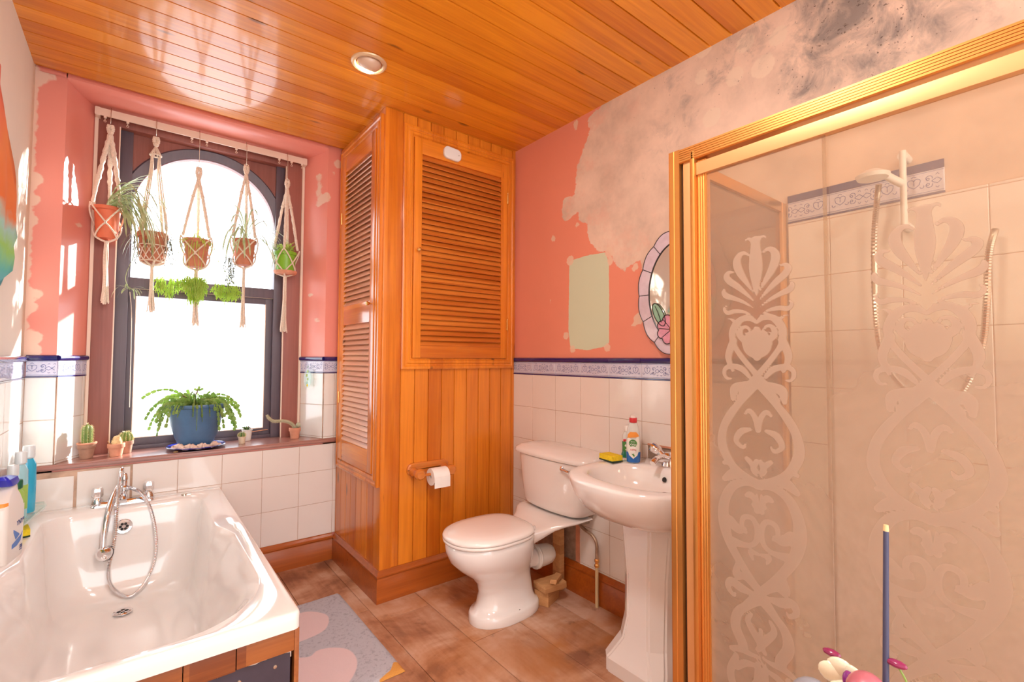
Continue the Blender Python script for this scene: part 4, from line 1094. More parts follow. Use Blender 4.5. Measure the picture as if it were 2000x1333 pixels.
# rough timber blocks behind the pan
def block(name, c, sz, rz, label, bev=.003, tilt=(0, 0)):
    mb = MB(); mb.box((-sz[0]/2, -sz[1]/2, 0), (sz[0]/2, sz[1]/2, sz[2]), bev=bev)
    for v in mb.bm.verts:
        v.co += Vector([noise.noise(v.co*23+Vector((i*9, 0, 0)))*.006 for i in range(3)])*(1 if v.co.z > .01 else 0)
    o = mb.build(name, M['rawwood']); o.location = c; o.rotation_euler = (tilt[0], tilt[1], rz)
    return setp(o, label, 'timber offcut')
block('wood_block', (1.770, 1.925, .0), (.13, .085, .075), .35, 'rough pine block standing on the floorboards under the waste pipe')
block('wood_wedge', (1.775, 1.905, .0755), (.15, .10, .035), -.05, 'split pine wedge lying on the lower block behind the toilet', tilt=(.0, .04))
block('wood_wedge', (1.79, 1.875, .118), (.11, .035, .022), .5, 'short thin pine offcut topmost on the stack of blocks', tilt=(.0, .06))
block('wood_batten', (1.915, 1.985, .0), (.035, .06, .335), 0, 'upright pale pine batten propped against the wall behind the waste pipe')
# supply pipe
pp = thing('water_supply_pipe', 'bent copper water supply pipe rising from the floor to the toilet cistern', 'pipe', (1.92, 1.70, 0)); PPO = (1.92, 1.70, 0)
mb = MB(); mb.tube(smoothpath([(1.93, 1.842, .462), (1.93, 1.842, .43), (1.93, 1.835, .395), (1.93, 1.79, .375), (1.93, 1.745, .363), (1.93, 1.715, .33), (1.93, 1.712, .27), (1.93, 1.712, .235)], 6), .0085, 12); mb.build('copper_bend', M['copper'], pp, PPO)
mb = MB(); mb.lathe([(.010, 0), (.013, .003), (.013, .014), (.009, .018), (.009, .024), (.013, .028), (.013, .040), (.009, .044)], c=(1.93, 1.712, .205), n=6); mb.build('compression_joint', M['brass'], pp, PPO)
mb = MB(); mb.tube([(1.93, 1.712, .0), (1.93, 1.712, .21)], .009, 12); mb.build('painted_riser', M['creampipe'], pp, PPO)
mb = MB(); mb.box((1.905, 1.79, .405), (XR-.001, 1.835, .458), bev=.006)
o = mb.build('wall_bracket', plain('grey_mastic', (.34, .26, .21), .8, var=.3)); origin(o, (1.94, 1.81, .43)); setp(o, 'lump of grey filler on the wall under the right end of cistern', 'filler')

# ---------------------------------------------------------------- wash basin
BY = 1.215
bas = thing('pedestal_basin', 'white ceramic wash basin on a tall pedestal beside the toilet', 'wash basin', (1.7, BY, 0)); BO = (1.7, BY, 0)
def dring(xf, hw, z, xb=XR-.009, p=2.7, n=56, cxm=1.72):
    out = []
    for i in range(n):
        a = 2*PI*i/n; c, s = math.cos(a), math.sin(a)
        if c < 0: x = cxm-(cxm-xf)*abs(c)**(2/p); y = BY+hw*math.copysign(abs(s)**(2/p), s)
        else:
            x = cxm+(xb-cxm)*abs(c)**(2/7.); y = BY+hw*math.copysign(abs(s)**(2/7.), s)*interp(1, .93, c)
        out.append((x, y, z))
    return out
def bowl(k, z, cxm=1.655):
    return [(cxm+k*.185*math.copysign(abs(math.cos(a))**.85, math.cos(a)), BY+k*.238*math.copysign(abs(math.sin(a))**.85, math.sin(a)), z) for a in [2*PI*i/56 for i in range(56)]]
R = [dring(1.62, .10, .635, xb=1.86), dring(1.53, .17, .642, xb=1.92), dring(1.475, .225, .665), dring(1.432, .262, .70), dring(1.400, .285, .745), dring(1.384, .296, .785), dring(1.378, .300, .808), dring(1.380, .299, .818), dring(1.388, .292, .8215)]
R += [bowl(1.13, .821), bowl(1.04, .818), bowl(1.0, .812), bowl(.96, .79), bowl(.90, .755), bowl(.78, .715), bowl(.55, .688), bowl(.25, .68), bowl(.06, .678)]
mb = MB(); mb.rings(R); mb.build('bowl', M['ceramic'], bas, BO, sharp=70)
mb = MB(); mb.lathe([(.022, 0), (.020, .003), (.001, .002)], c=(1.655, BY, .678), n=20); mb.build('plug_hole', M['steel'], bas, BO)
mb = MB(); mb.lathe([(.0005, 0), (.010, 0), (.011, .002), (.009, .001)], M=Matrix.Translation((1.822, BY+.012, .775)) @ Matrix.Rotation(math.radians(-70), 4, 'Y'), n=16); mb.build('overflow_hole', M['hole'], bas, BO)
def oct_(x0, x1, hw, ch, z):
    return [(x1, BY+.025-hw, z), (x1, BY+.025+hw, z), (x0+ch, BY+.025+hw, z), (x0, BY+.025+hw-ch, z), (x0, BY+.025-hw+ch, z), (x0+ch, BY+.025-hw, z)]
mb = MB(); R = [oct_(1.578, 1.86, .148, .040, .0), oct_(1.578, 1.86, .148, .040, .055), oct_(1.590, 1.86, .140, .045, .075), oct_(1.626, 1.85, .112, .048, .135), oct_(1.642, 1.84, .102, .050, .22), oct_(1.645, 1.84, .104, .052, .40), oct_(1.640, 1.84, .118, .055, .56), oct_(1.632, 1.84, .128, .058, .665)]
mb.rings(R, smooth=False)
bmesh.ops.bevel(mb.bm, geom=[e for e in mb.bm.edges if abs(e.verts[0].co.z-e.verts[1].co.z) > .01 and e.verts[0].co.x < 1.75], offset=.008, segments=2, affect='EDGES')
mb.build('pedestal', M['ceramic'], bas, BO, sharp=25)
# pipes behind the pedestal
for (x, y, m_, nm, lb) in ((1.915, 1.105, 'blackpipe', 'basin_hose', 'thin black flexible hose hanging behind the basin pedestal'), (1.93, 1.065, 'creampipe', 'basin_supply_pipe', 'cream painted water pipe rising behind the basin pedestal'), (1.90, 1.145, 'copper', 'basin_supply_pipe', 'dull brown copper pipe close behind the basin pedestal')):
    mb = MB()
    if m_ == 'blackpipe': mb.tube(smoothpath([(x, y, .66), (x, y-.005, .4), (x-.02, y-.0, .2), (x-.03, y-.03, .12), (x, y-.06, .10), (x+.02, y-.075, .2), (x+.03, y-.07, .35)], 6), .008, 10)
    else: mb.tube([(x, y, .0), (x, y, .66)], .0085, 10); mb.lathe([(.009, 0), (.014, .004), (.014, .022), (.009, .026)], c=(x, y, .36), n=6)
    o = mb.build(nm, M[m_]); origin(o, (x, y, 0)); setp(o, lb, 'pipe')
# basin mixer
GO = (1.885, BY+.035, .821)
bt = thing('basin_mixer_tap', 'chrome V-shaped basin mixer tap with two angled lever heads on basin', 'tap', GO)
gx, gy = 1.885, BY+.035
mb = MB(); mb.lathe([(.030, 0), (.030, .006), (.026, .014), (.024, .035), (.027, .05), (.015, .06)], c=(gx, gy, .8215), n=28); 
mb.tube(smoothpath([(gx, gy, .85), (gx-.04, gy, .862), (gx-.09, gy, .862), (gx-.115, gy, .848)], 5), [.018]*8+[.014]*8, 16); mb.build('tap_body', M['chrome'], bt, GO)
for s in (1, -1):
    mb = MB(); mb.tube([(gx, gy+s*.005, .845), (gx, gy+s*.045, .878)], [.017, .015], 16); mb.build('valve_arm', M['chrome'], bt, GO)
    d = Vector((-.15, s*.8, .45)).normalized(); Mr = Vector((0, 0, 1)).rotation_difference(d).to_matrix().to_4x4(); Mr.translation = Vector((gx, gy+s*.045, .880))
    mb = MB(); n = 24
    mb.rings([[Mr @ Vector((q*(1+.07*math.cos(5*2*PI*i/n))*math.cos(2*PI*i/n), q*(1+.07*math.cos(5*2*PI*i/n))*math.sin(2*PI*i/n), z)) for i in range(n)] for q, z in ((.013, -.006), (.020, .004), (.023, .03), (.020, .042), (.006, .047))]); mb.build('tap_handle', M['chrome'], bt, GO)

# ---------------------------------------------------------------- shower enclosure
XG = 1.250
SH = (1.6, .2, 0)
sh = thing('shower_enclosure', 'gold framed corner shower enclosure with etched glass panels', 'shower', SH)
mb = MB(); mb.box((XG-.02, -1.6, .0), (XR-.009, .785, .13), bev=.01); mb.build('shower_tray', M['ceramic'], sh, SH)
def fluted(mb, x0, x1, y0, y1, z0, z1, nfl=3):
    """upright extrusion with grooves on the -x face"""
    pts = [(x0, y0)]; w = (y1-y0)/nfl
    for i in range(nfl):
        a = y0+i*w; pts += [(x0, a+.0015), (x0, a+w-.0022), (x0+.0025, a+w-.0012)]
    pts += [(x0, y1), (x1, y1), (x1, y0)]
    mb.prism(pts, 2, z0, z1)
# corner post: frame channel, dark gap, door stile, ridged inner stile
mb = MB(); fluted(mb, XG-.020, XG+.03, .772, .806, .13, 1.914, 2); mb.build('corner_post', M['gold'], sh, SH)
mb = MB(); mb.box((XG-.002, .762, .13), (XG+.02, .773, 1.90)); mb.build('post_gap', M['blackpipe'], sh, SH)
mb = MB(); mb.box((XG-.012, .738, .14), (XG+.016, .764, 1.885), bev=.002); mb.build('stile', M['goldpale'], sh, SH)
mb = MB(); mb.box((XG-.020, .724, .14), (XG+.012, .739, 1.90), bev=.005); mb.build('stile', M['gold'], sh, SH)
mb = MB(); fluted(mb, XG-.006, XG+.014, .696, .7245, .14, 1.868, 4); mb.build('stile', M['gold'], sh, SH)
# head rails
mb = MB()
prof = [(XG+.03, 1.872), (XG-.016, 1.872)]
for i in range(6): prof += [(XG-.020, 1.8745+i*.0065), (XG-.020, 1.8795+i*.0065), (XG-.0175, 1.8805+i*.0065)]
prof += [(XG-.016, 1.914), (XG+.03, 1.914)]
A = [(x, z) for x, z in prof]
mb.prism([(x, z) for x, z in A], 1, -1.6, .7725) ; mb.build('head_rail', M['gold'], sh, SH)
mb = MB(); mb.box((XG-.012, -1.6, 1.826), (XG+.012, .7235, 1.862), bev=.003); mb.build('door_top_rail', M['goldpale'], sh, SH)
mb = MB(); mb.box((XG-.020, -1.6, .13), (XG+.03, .7725, .165), bev=.003); mb.build('bottom_rail', M['gold'], sh, SH)
# side return
mb = MB(); mb.box((XG+.03, .772, 1.868), (XR-.009, .798, 1.905), bev=.003); mb.build('side_head_rail', M['gold'], sh, SH)
mb = MB(); mb.box((XG+.03, .772, .13), (XR-.009, .798, .165), bev=.003); mb.build('side_bottom_rail', M['gold'], sh, SH)
mb = MB(); mb.box((XR-.040, .770, .13), (XR-.0085, .800, 1.905), bev=.004); mb.build('wall_channel', M['goldpale'], sh, SH)
mb = MB(); mb.box((XG+.03, .783, .165), (XR-.04, .788, 1.868)); mb.build('side_glass', M['sideglass'], sh, SH)

def etched_pane(yc, y0, y1, z0, z1, x, name, lime=0.0):
    st = .005
    ny, nz = int((y1-y0)/st), int((z1-z0)/st)
    yy = np.linspace(y0, y1, ny+1); zz_ = np.linspace(z0, z1, nz+1)
    Y, Z = np.meshgrid(yy, zz_, indexing='ij')
    P = np.stack([Y.ravel(), Z.ravel()], 1)
    d = np.full(len(P), 1.0)
    near = np.abs(P[:, 0]-yc) < .13
    Q = P[near]; dd = np.full(len(Q), 1.0)
    for s in ORN:
        pts = smoothpath([(a, b, w) for a, b, w in s], 5)
        for m in (1, -1):
            for a, b in zip(pts[:-1], pts[1:]):
                q, t = seg_d(Q, (yc+m*a.x, a.y), (yc+m*b.x, b.y))
                dd = np.minimum(dd, q-(a.z+(b.z-a.z)*t))
    d[near] = dd
    me = bpy.data.meshes.new(name)
    V = np.concatenate([np.full((len(P), 1), x), P], 1)-np.array(SH)
    ii = np.arange(ny)[:, None]*(nz+1)+np.arange(nz)[None, :]
    F = np.stack([ii, ii+1, ii+nz+2, ii+nz+1], -1).reshape(-1, 4)
    # back sheet gives the glass its thickness
    V2 = V+np.array([.004, 0, 0]); nV = len(V)
    corners = [0, nz, (ny+1)*(nz+1)-1, ny*(nz+1)]
    me.from_pydata(V.tolist(), [], F.tolist())
    me.materials.append(M['showerglass'])
    o = bpy.data.objects.new(name, me); link(o); o.parent = sh
    setattr_(me, 'etch', d)
    setattr_(me, 'limescale', np.clip((1.35-P[:, 1])/.6, 0, 1)*.9+lime*np.clip((1.5-P[:, 1])/.3, 0, 1))
    md = o.modifiers.new('thick', 'SOLIDIFY'); md.thickness = .004; md.offset = 1
    return o
etched_pane(.565, .403, .700, .165, 1.83, XG, 'etched_glass')
etched_pane(.232, -.10, .413, .165, 1.83, XG+.010, 'etched_glass', .35)
etched_pane(-.4, -.88, -.12, .165, 1.83, XG, 'etched_glass')
# shower hose, riser and electric unit seen through the glass
mx = thing('shower_set', 'white riser rail, shower head and looping ribbed hose behind the etched glass', 'shower', (1.9, .34, 1.2)); MO = (1.9, .34, 1.2)
mb = MB(); mb.tube([(1.905, .40, 1.72), (1.905, .40, 1.97)], .009, 14); mb.build('riser_rail', M['plasticwhite'], mx, MO)
for z in (1.73, 1.955):
    mb = MB(); mb.tube([(1.905, .40, z), (XR-.0085, .40, z)], .014, 14); mb.build('rail_bracket', M['plasticwhite'], mx, MO)
sp = smoothpath([(1.87, .455, 1.87), (1.89, .466, 1.82), (1.90, .478, 1.694), (1.90, .479, 1.475), (1.90, .465, 1.324), (1.90, .415, 1.22), (1.90, .331, 1.17), (1.90, .274, 1.215), (1.90, .233, 1.337), (1.90, .22, 1.453), (1.90, .212, 1.598), (1.93, .20, 1.68)], 16)
mb = MB(); fine = []
for i in range(len(sp)-1):
    for j in range(2): fine.append(sp[i].lerp(sp[i+1], j/2))
mb.tube(fine, [.0075 if i % 2 else .0095 for i in range(len(fine))], 8); mb.build('hose', M['steel'], mx, MO)
mb = MB(); mb.tube([(1.885, .40, 1.86), (1.84, .43, 1.885), (1.80, .45, 1.89)], [.012, .012, .014], 12); mb.lathe([(.001, 0), (.04, .004), (.045, .015), (.02, .03)], M=Matrix.Translation((1.795, .452, 1.865)), n=24); mb.build('shower_head', M['plasticwhite'], mx, MO)
# ---------------------------------------------------------------- mirror
MR_ = thing('stained_glass_mirror', 'oval mirror with scalloped lavender stained glass border and pink flower', 'mirror', (XR-.01, 1.215, 1.612)); MI = (XR-.01, 1.215, 1.612)
mxp = XR-.022; my, mz, ay, az = 1.215, 1.612, .172, .240
def el(k, a, sc=0.0, n=14, ph=0.0):
    q = 1+sc*abs(math.sin(n/2*(a+ph)))
    return (my+(ay*k+.0)*math.cos(a)*q, mz+(az*k)*math.sin(a)*q)
mb = MB(); mb.prism([el(1, 2*PI*i/64) for i in range(64)], 0, mxp-.004, mxp+.008); mb.build('mirror_plate', M['mirror'], MR_, MI, sharp=30)
NS = 14
def ko(a): return 1.29+.045*abs(math.sin(NS/2*a))
for s in range(NS):
    mb = MB(); a0, a1 = 2*PI*s/NS, 2*PI*(s+1)/NS
    inn_ = [el(1.0, interp(a0, a1, i/8)) for i in range(9)]; out_ = [(my+ay*ko(interp(a0, a1, i/8))*math.cos(interp(a0, a1, i/8))*1.03, mz+az*(ko(interp(a0, a1, i/8))-.06)*math.sin(interp(a0, a1, i/8))) for i in range(9)]
    mb.prism(inn_+out_[::-1], 0, mxp-.005, mxp+.004); mb.build('border_segment', M['lavender'], MR_, MI)
mb = MB()
L = lambda pts, r=.0022, cl=False: mb.tube([(mxp-.006, a, b) for a, b in pts], r*.72, 6, closed=cl)
L([el(1.0, 2*PI*i/64) for i in range(64)], .0036, True)
oo = [2*PI*i/112 for i in range(112)]
L([(my+ay*ko(a)*math.cos(a)*1.03, mz+az*(ko(a)-.06)*math.sin(a)) for a in oo], .0026, True)
for s in range(NS):
    a = 2*PI*s/NS; L([el(1.0, a), (my+ay*ko(a)*math.cos(a)*1.03, mz+az*(ko(a)-.06)*math.sin(a))], .0024)
mb.build('leading', M['lead'], MR_, MI)
# flower low on the left, leaf above it
fy, fz = 1.262, 1.440
for k in range(8):
    a0 = 2*PI*k/8; mb = MB()
    pts = [(fy+.012*math.cos(a0), fz+.012*math.sin(a0))]+[(fy+(.064+.012*math.sin(PI*i/6))*math.cos(a0+i*2*PI/48), fz+(.058+.012*math.sin(PI*i/6))*math.sin(a0+i*2*PI/48)) for i in range(7)]+[(fy+.012*math.cos(a0+PI/4), fz+.012*math.sin(a0+PI/4))]
    mb.prism(pts, 0, mxp-.011, mxp-.004); mb.build('flower_petal', M['pinkglass'], MR_, MI)
mb = MB()
for k in range(8):
    a = 2*PI*k/8; L([(fy+.012*math.cos(a), fz+.012*math.sin(a)), (fy+.066*math.cos(a+.1), fz+.060*math.sin(a+.1))], .0022)
mb2 = MB(); mb2.prism([(fy+.013*math.cos(2*PI*i/8), fz+.011*math.sin(2*PI*i/8)) for i in range(8)], 0, mxp-.013, mxp-.004); mb2.build('flower_centre', plain('dark_pink_glass', (.22, .05, .05), .2), MR_, MI)
for v in mb.bm.verts: v.co.x -= .006
pts = [(fy+(.066+.012*abs(math.sin(4*a)))*math.cos(a), fz+(.060+.012*abs(math.sin(4*a)))*math.sin(a)) for a in oo]
mb.tube([(mxp-.012, a, b) for a, b in pts], .0022, 6, closed=True)
ly, lz = 1.328, 1.512
leafp = [(ly+.036*math.sin(t)*math.cos(.5)+.034*math.cos(t)*math.sin(.5), lz+.054*math.cos(t)+.012*math.sin(t)) for t in [2*PI*i/24 for i in range(24)]]
mb.tube([(mxp-.012, a, b) for a, b in leafp], .0022, 6, closed=True)
mb.tube([(mxp-.013, ly+.020, lz+.042), (mxp-.013, ly+.004, lz+.01), (mxp-.013, ly-.014, lz-.038)], .0018, 6)
mb.build('leading', M['lead'], MR_, MI)
mb = MB(); mb.prism(leafp, 0, mxp-.0105, mxp-.004); mb.build('green_leaf', M['leafglass'], MR_, MI)

# ---------------------------------------------------------------- things on the basin
def sponge(loc, rz, sz, label):
    s = thing('sponge', label, 'sponge', loc, rz)
    mb = MB(); mb.box((-sz[0]/2, -sz[1]/2, .006), (sz[0]/2, sz[1]/2, sz[2]), bev=.004); mb.build('foam', M['yfoam'], s)
    mb = MB(); mb.box((-sz[0]/2, -sz[1]/2, .0), (sz[0]/2, sz[1]/2, .007), bev=.001); mb.build('scouring_pad', M['greenpad'], s)
    return s
M['yfoam'] = plain('yellow_foam', (.82, .62, .02), .9, var=.12, scale=120)
M['greenpad'] = plain('dark_green_pad', (.02, .05, .03), .95)
sponge((1.765, 1.478, .8235), math.radians(80), (.095, .062, .030), 'yellow washing-up sponge on the left end of the basin rim')
def bottle(name, label, c, prof, sy, mats, cat='bottle', rz=0):
    """prof: (r, z) of body; sy flattens it"""
    b = thing(name, label, cat, c, rz)
    mb = MB(); mb.lathe(prof, n=28)
    for v in mb.bm.verts: v.co.x *= sy
    mb.build('bottle_body', mats, b)
    return b
def text(parent, s, loc, rot, size, m, name='lettering', ext=.0004):
    cu = bpy.data.curves.new(name, 'FONT'); cu.body = s; cu.size = size; cu.extrude = ext; cu.align_x = 'CENTER'; cu.align_y = 'CENTER'
    tmp = bpy.data.objects.new(name, cu); C.objects.link(tmp)
    bpy.context.view_layer.update()
    me = bpy.data.meshes.new_from_object(tmp.evaluated_get(bpy.context.evaluated_depsgraph_get()))
    bpy.data.objects.remove(tmp)
    me.materials.clear(); me.materials.append(m)
    o = bpy.data.objects.new(name, me); link(o); o.parent = parent; o.location = loc; o.rotation_euler = rot
    return o
M['clearbody'] = plain('milky_clear_plastic', (.66, .68, .66), .12, coat=.4)
M['blueliq'] = plain('blue_washing_liquid', (.01, .14, .50), .1, coat=.6)
M['greenliq'] = plain('green_gel', (.01, .20, .12), .12, coat=.5)
M['labelwhite'] = plain('white_label', (.80, .80, .74), .35)
M['labelgreen'] = plain('green_label', (.06, .24, .04), .4)
M['labelorange'] = plain('orange_label', (.85, .32, .05), .4)
M['red'] = plain('red_print', (.62, .03, .04), .4)
M['white'] = plain('white_print', (.85, .85, .82), .5)
M['navyprint'] = plain('navy_print', (.02, .05, .22), .4)
# upside down squeezy bottle, blue liquid in its base
rzb = math.radians(36)
b = bottle('washing_up_bottle', 'clear squeezy washing-up bottle with blue liquid and red collar on basin', (1.822, 1.392, .8225),
  [(.001, .0), (.026, .0), (.030, .004), (.0315, .05), (.032, .095), (.030, .13), (.025, .16), (.019, .180), (.016, .186)], .62, M['clearbody'], rz=rzb)
mb = MB(); mb.lathe([(.0265, .001), (.0306, .004), (.0322, .045), (.0322, .050)], n=28, cap0=False, cap1=False)
for v in mb.bm.verts: v.co.x *= .64
mb.build('blue_liquid', M['blueliq'], b)
mb = MB(); mb.lathe([(.0165, .184), (.0175, .186), (.0175, .204), (.0165, .206)], n=24); mb.build('red_collar', M['red'], b)
mb = MB(); mb.lathe([(.014, .206), (.013, .214), (.006, .219), (.001, .220)], n=20); mb.build('bottle_cap', M['whitepot'], b)
def lab(parent, name, m, pts, off=.0208):
    """label hugging the flat -x side; pts (y,z)"""
    mb = MB()
    cy_ = sum(p[0] for p in pts)/len(pts); cz_ = sum(p[1] for p in pts)/len(pts)
    def X(y): return -off*math.sqrt(max(.05, 1-(y/.0338)**2))-.0006
    cv = mb.bm.verts.new((X(cy_), cy_, cz_)); vs = [mb.bm.verts.new((X(y), y, z)) for y, z in pts]
    md = [mb.bm.verts.new((X((y+cy_)/2), (y+cy_)/2, (z+cz_)/2)) for y, z in pts]; n = len(pts)
    for i in range(n): j = (i+1) % n; mb.face([vs[i], vs[j], md[j], md[i]]); mb.face([md[i], md[j], cv])
    o = mb.build(name, m, parent)
    return o
circ = lambda cy_, cz_, r, n=24, ry=1.: [(cy_+r*math.cos(2*PI*i/n), cz_+r*ry*math.sin(2*PI*i/n)) for i in range(n)]
lab(b, 'main_label', M['labelwhite'], [(-.024, .125), (.024, .125), (.027, .09), (.026, .06), (.018, .035), (.0, .020), (-.018, .035), (-.026, .06), (-.027, .09)], .0206)
lab(b, 'orange_band', M['labelorange'], [(-.024, .130), (-.014, .142), (.014, .142), (.024, .130), (.026, .112), (.01, .116), (-.012, .118), (-.026, .122)], .0212)
lab(b, 'green_roundel', M['labelgreen'], circ(.001, .090, .018), .0216)
lab(b, 'white_roundel', M['white'], circ(.001, .062, .016), .0219)
lab(b, 'leaf_mark', M['labelgreen'], [(-.001, .044), (.006, .040), (.001, .034), (-.004, .028), (-.007, .036)], .0219)
text(b, 'MAX', (-.0232, .001, .086), (PI/2, PI, -PI/2), .014, M['white'])
text(b, 'POWER', (-.0232, .001, .098), (PI/2, PI, -PI/2), .006, M['white'])
text(b, 'FAIRY', (-.0232, .001, .062), (PI/2, PI, -PI/2), .011, M['red'])
# green bottle behind
g = bottle('mouthwash_bottle', 'small clear bottle with green liquid and red label behind the washing-up bottle', (1.888, 1.476, .8225),
  [(.001, .0), (.028, .0), (.030, .004), (.030, .018), (.026, .028), (.026, .062), (.0265, .085), (.024, .108), (.019, .122), (.014, .128)], .66, M['clearbody'], rz=rzb)
mb = MB(); mb.lathe([(.0285, .001), (.0303, .004), (.0303, .018), (.0263, .028), (.0263, .079)], n=28, cap0=False, cap1=False)
for v in mb.bm.verts: v.co.x *= .68
mb.build('green_liquid', M['greenliq'], g)
mb = MB(); mb.lathe([(.0165, .127), (.0165, .150), (.014, .156), (.001, .157)], n=24); mb.build('bottle_cap', M['plasticwhite'], g)
lab(g, 'red_label_band', M['red'], [(-.022, .094), (.020, .090), (.020, .078), (-.022, .083)], .0190)
lab(g, 'green_label_panel', M['labelgreen'], [(-.021, .080), (.021, .078), (.021, .035), (.0, .028), (-.021, .035)], .0188)
text(g, 'MAX', (-.0200, -.006, .072), (PI/2, 0, -PI/2), .008, M['white'])
lab(g, 'white_swirl', M['white'], [(-.016, .062), (.010, .066), (.014, .058), (-.004, .052), (.002, .044), (.012, .040), (-.006, .036), (-.014, .046)], .0194)

# ---------------------------------------------------------------- left end of the bath: jug, tray, bottles, sponge
j = thing('cleaner_jug', 'large white cleaner bottle with blue cap at the left edge of the bath', 'bottle', (-.362, 2.50, ZB+.001), math.radians(-10))
mb = MB()
def sq(w, d, z, r=.02, cx_=0, cy_=0): return [(cx_+x, cy_+y, z) for x, y in rrect(0, 0, w, d, min(r, w/2-.001, d/2-.001))]
mb.rings([sq(.070, .150, 0), sq(.074, .156, .006), sq(.074, .158, .16), sq(.070, .150, .195), sq(.056, .118, .225, .02, 0, .01), sq(.036, .05, .25, .016, 0, .035), sq(.034, .036, .262, .016, 0, .04)])
mb.build('jug_body', M['whitepot'], j)
mb = MB(); mb.tube(smoothpath([(0, .062, .165), (0, .082, .21), (0, .074, .25), (0, .045, .262)], 6), .012, 12); mb.build('handle', M['whitepot'], j)
mb = MB(); mb.rings([sq(.042, .052, .262, .012, 0, .030), sq(.046, .075, .270, .012, 0, .03), sq(.040, .085, .29, .012, 0, .02), sq(.02, .04, .302, .01, 0, .0)]); mb.build('blue_cap', plain('royal_blue_plastic', (.015, .02, .48), .3), j)
mb = MB(); mb.rings([sq(.0600, .14, .198, .02, .002, 0), sq(.060, .135, .206, .02, .002, 0), sq(.055, .12, .215, .02, .002, 0)]); mb.build('orange_band', M['labelorange'], j)
text(j, 'YNY*', (.0376, .035, .125), (PI/2, 0, PI/2), .026, M['navyprint'])
mb = MB(); mb.prism([(-.03, .060), (.045, .075), (.055, .085), (.04, .055), (.01, .045), (-.03, .045)], 0, .0372, .038); mb.prism([(.0, .07), (.030, .08), (.02, .088), (-.02, .11), (-.02, .10)], 0, .0372, .038); mb.build('blue_emblem', plain('blue_print', (.03, .16, .55), .4), j)
mb = MB()
for a, b_, c_, d_ in ((.035, .020, .055, .023), (.037, .026, .040, .038), (.046, .026, .049, .038), (.053, .026, .056, .036), (.037, .036, .056, .039)): mb.box((.0372, a, b_), (.038, c_, d_))
mb.build('symbol_print', M['navyprint'], j)
tr = thing('clear_shelf', 'pale green clear plastic tray fixed to the wall above the bath rim', 'shelf', (-.36, 2.86, .625))
mb = MB(); mb.prism([(-.056, -.25), (.020, -.22), (.062, .10), (.050, .17), (-.056, .20)], 2, 0, .005)
mb.build('shelf_plate', M['clearplastic'], tr)
mb = MB(); mb.tube([(-.05, -.25, .012), (.020, -.22, .012), (.062, .10, .012), (.050, .17, .012), (-.05, .20, .012)], .005, 8); mb.build('raised_rim', M['clearplastic'], tr)
M['aqua'] = plain('blue_gel_bottle', (.02, .42, .68), .08, coat=.6); M['aqua2'] = plain('pale_aqua_gel', (.36, .66, .74), .08, coat=.6)
M['paleclear'] = plain('frosted_clear_cap', (.72, .78, .80), .15, coat=.3); M['limelabel'] = plain('lime_label', (.35, .58, .12), .4)
M['dkgreencap'] = plain('dark_green_cap', (.01, .12, .06), .3)
def gel(c, h, r, mat, capm, label, lab_, sy=.7, rz=1.1):
    o = bottle('shower_gel_bottle', label, c, [(.001, 0), (r*.9, 0), (r, .006), (r, h*.55), (r*.95, h*.72), (r*.6, h*.80), (r*.5, h*.82)], sy, mat, rz=rz)
    mb = MB(); mb.lathe([(r*.55, h*.81), (r*.72, h*.83), (r*.72, h*.97), (r*.66, h), (.001, h)], n=24); mb.build('bottle_cap', capm, o)
    mb = MB(); mb.lathe([(r*1.02, h*.14), (r*1.02, h*.5)], n=28, cap0=False, cap1=False)
    for v in mb.bm.verts: v.co.x *= sy
    for f in [f for f in mb.bm.faces if f.calc_center_median().x > 0]: mb.bm.faces.remove(f)
    mb.build('bottle_label', lab_, o); return o
zt = .631
gel((-.350, 2.905, zt), .285, .028, M['aqua'], M['paleclear'], 'tall bright blue shower gel bottle nearest the window wall on clear tray', M['aqua'], rz=2.2)
gel((-.362, 2.815, zt), .275, .026, M['aqua2'], M['paleclear'], 'pale aqua bottle with clear cap between blue bottle and white cleaner', M['limelabel'], rz=2.2)
gel((-.372, 2.735, zt), .235, .024, M['aqua2'], M['paleclear'], 'shorter pale blue bottle with square clear cap on the tray', M['labelwhite'], rz=2.2)
gel((-.352, 2.675, zt), .185, .024, M['limelabel'], M['dkgreencap'], 'small green bottle with dark cap at the front of the tray', M['labelwhite'], rz=2.2)
sponge((-.352, 2.80, ZB+.001), .2, (.05, .09, .032), 'yellow sponge with dark pad on the left bath rim under the tray')

# coloured cloth on the left wall
t = NT('tie_dyed_cloth'); o = t.xyz(); v = t.n('ShaderNodeNewGeometry').outputs['Position']
zz_ = t.math('ADD', o[2], t.math('MULTIPLY', t.math('SUBTRACT', t.noise(v, 3, 4), .5), .5))
col = t.ramp(t.rng(zz_, 1.5, 2.3), [(.0, (.15, .45, .62)), (.15, (.10, .50, .45)), (.32, (.30, .62, .12)), (.42, (.35, .62, .55)), (.5, (.75, .18, .03)), (.72, (.82, .25, .06)), (1, (.80, .16, .10))])
M['cloth'] = t.bsdf(Base_Color=col, Roughness=.9)
mb = MB(); edge = [(z_, y_-.06) for z_, y_ in [(1.56, 2.60), (1.60, 2.68), (1.64, 2.76), (1.70, 2.80), (1.76, 2.87), (1.80, 2.90), (1.85, 2.875), (1.88, 2.82), (1.94, 2.79), (2.0, 2.74), (2.05, 2.72), (2.15, 2.60), (2.22, 2.54), (2.30, 2.49)]]
rows = []
for z, ye in edge:
    row = []
    for k in range(26):
        y = interp(1.95, ye, k/25); row.append((XL+.014+.007*math.sin(y*38+z*3)+.004*math.sin(y*17), y, z))
    rows.append(row)
vs = [[mb.bm.verts.new(p) for p in r_] for r_ in rows]
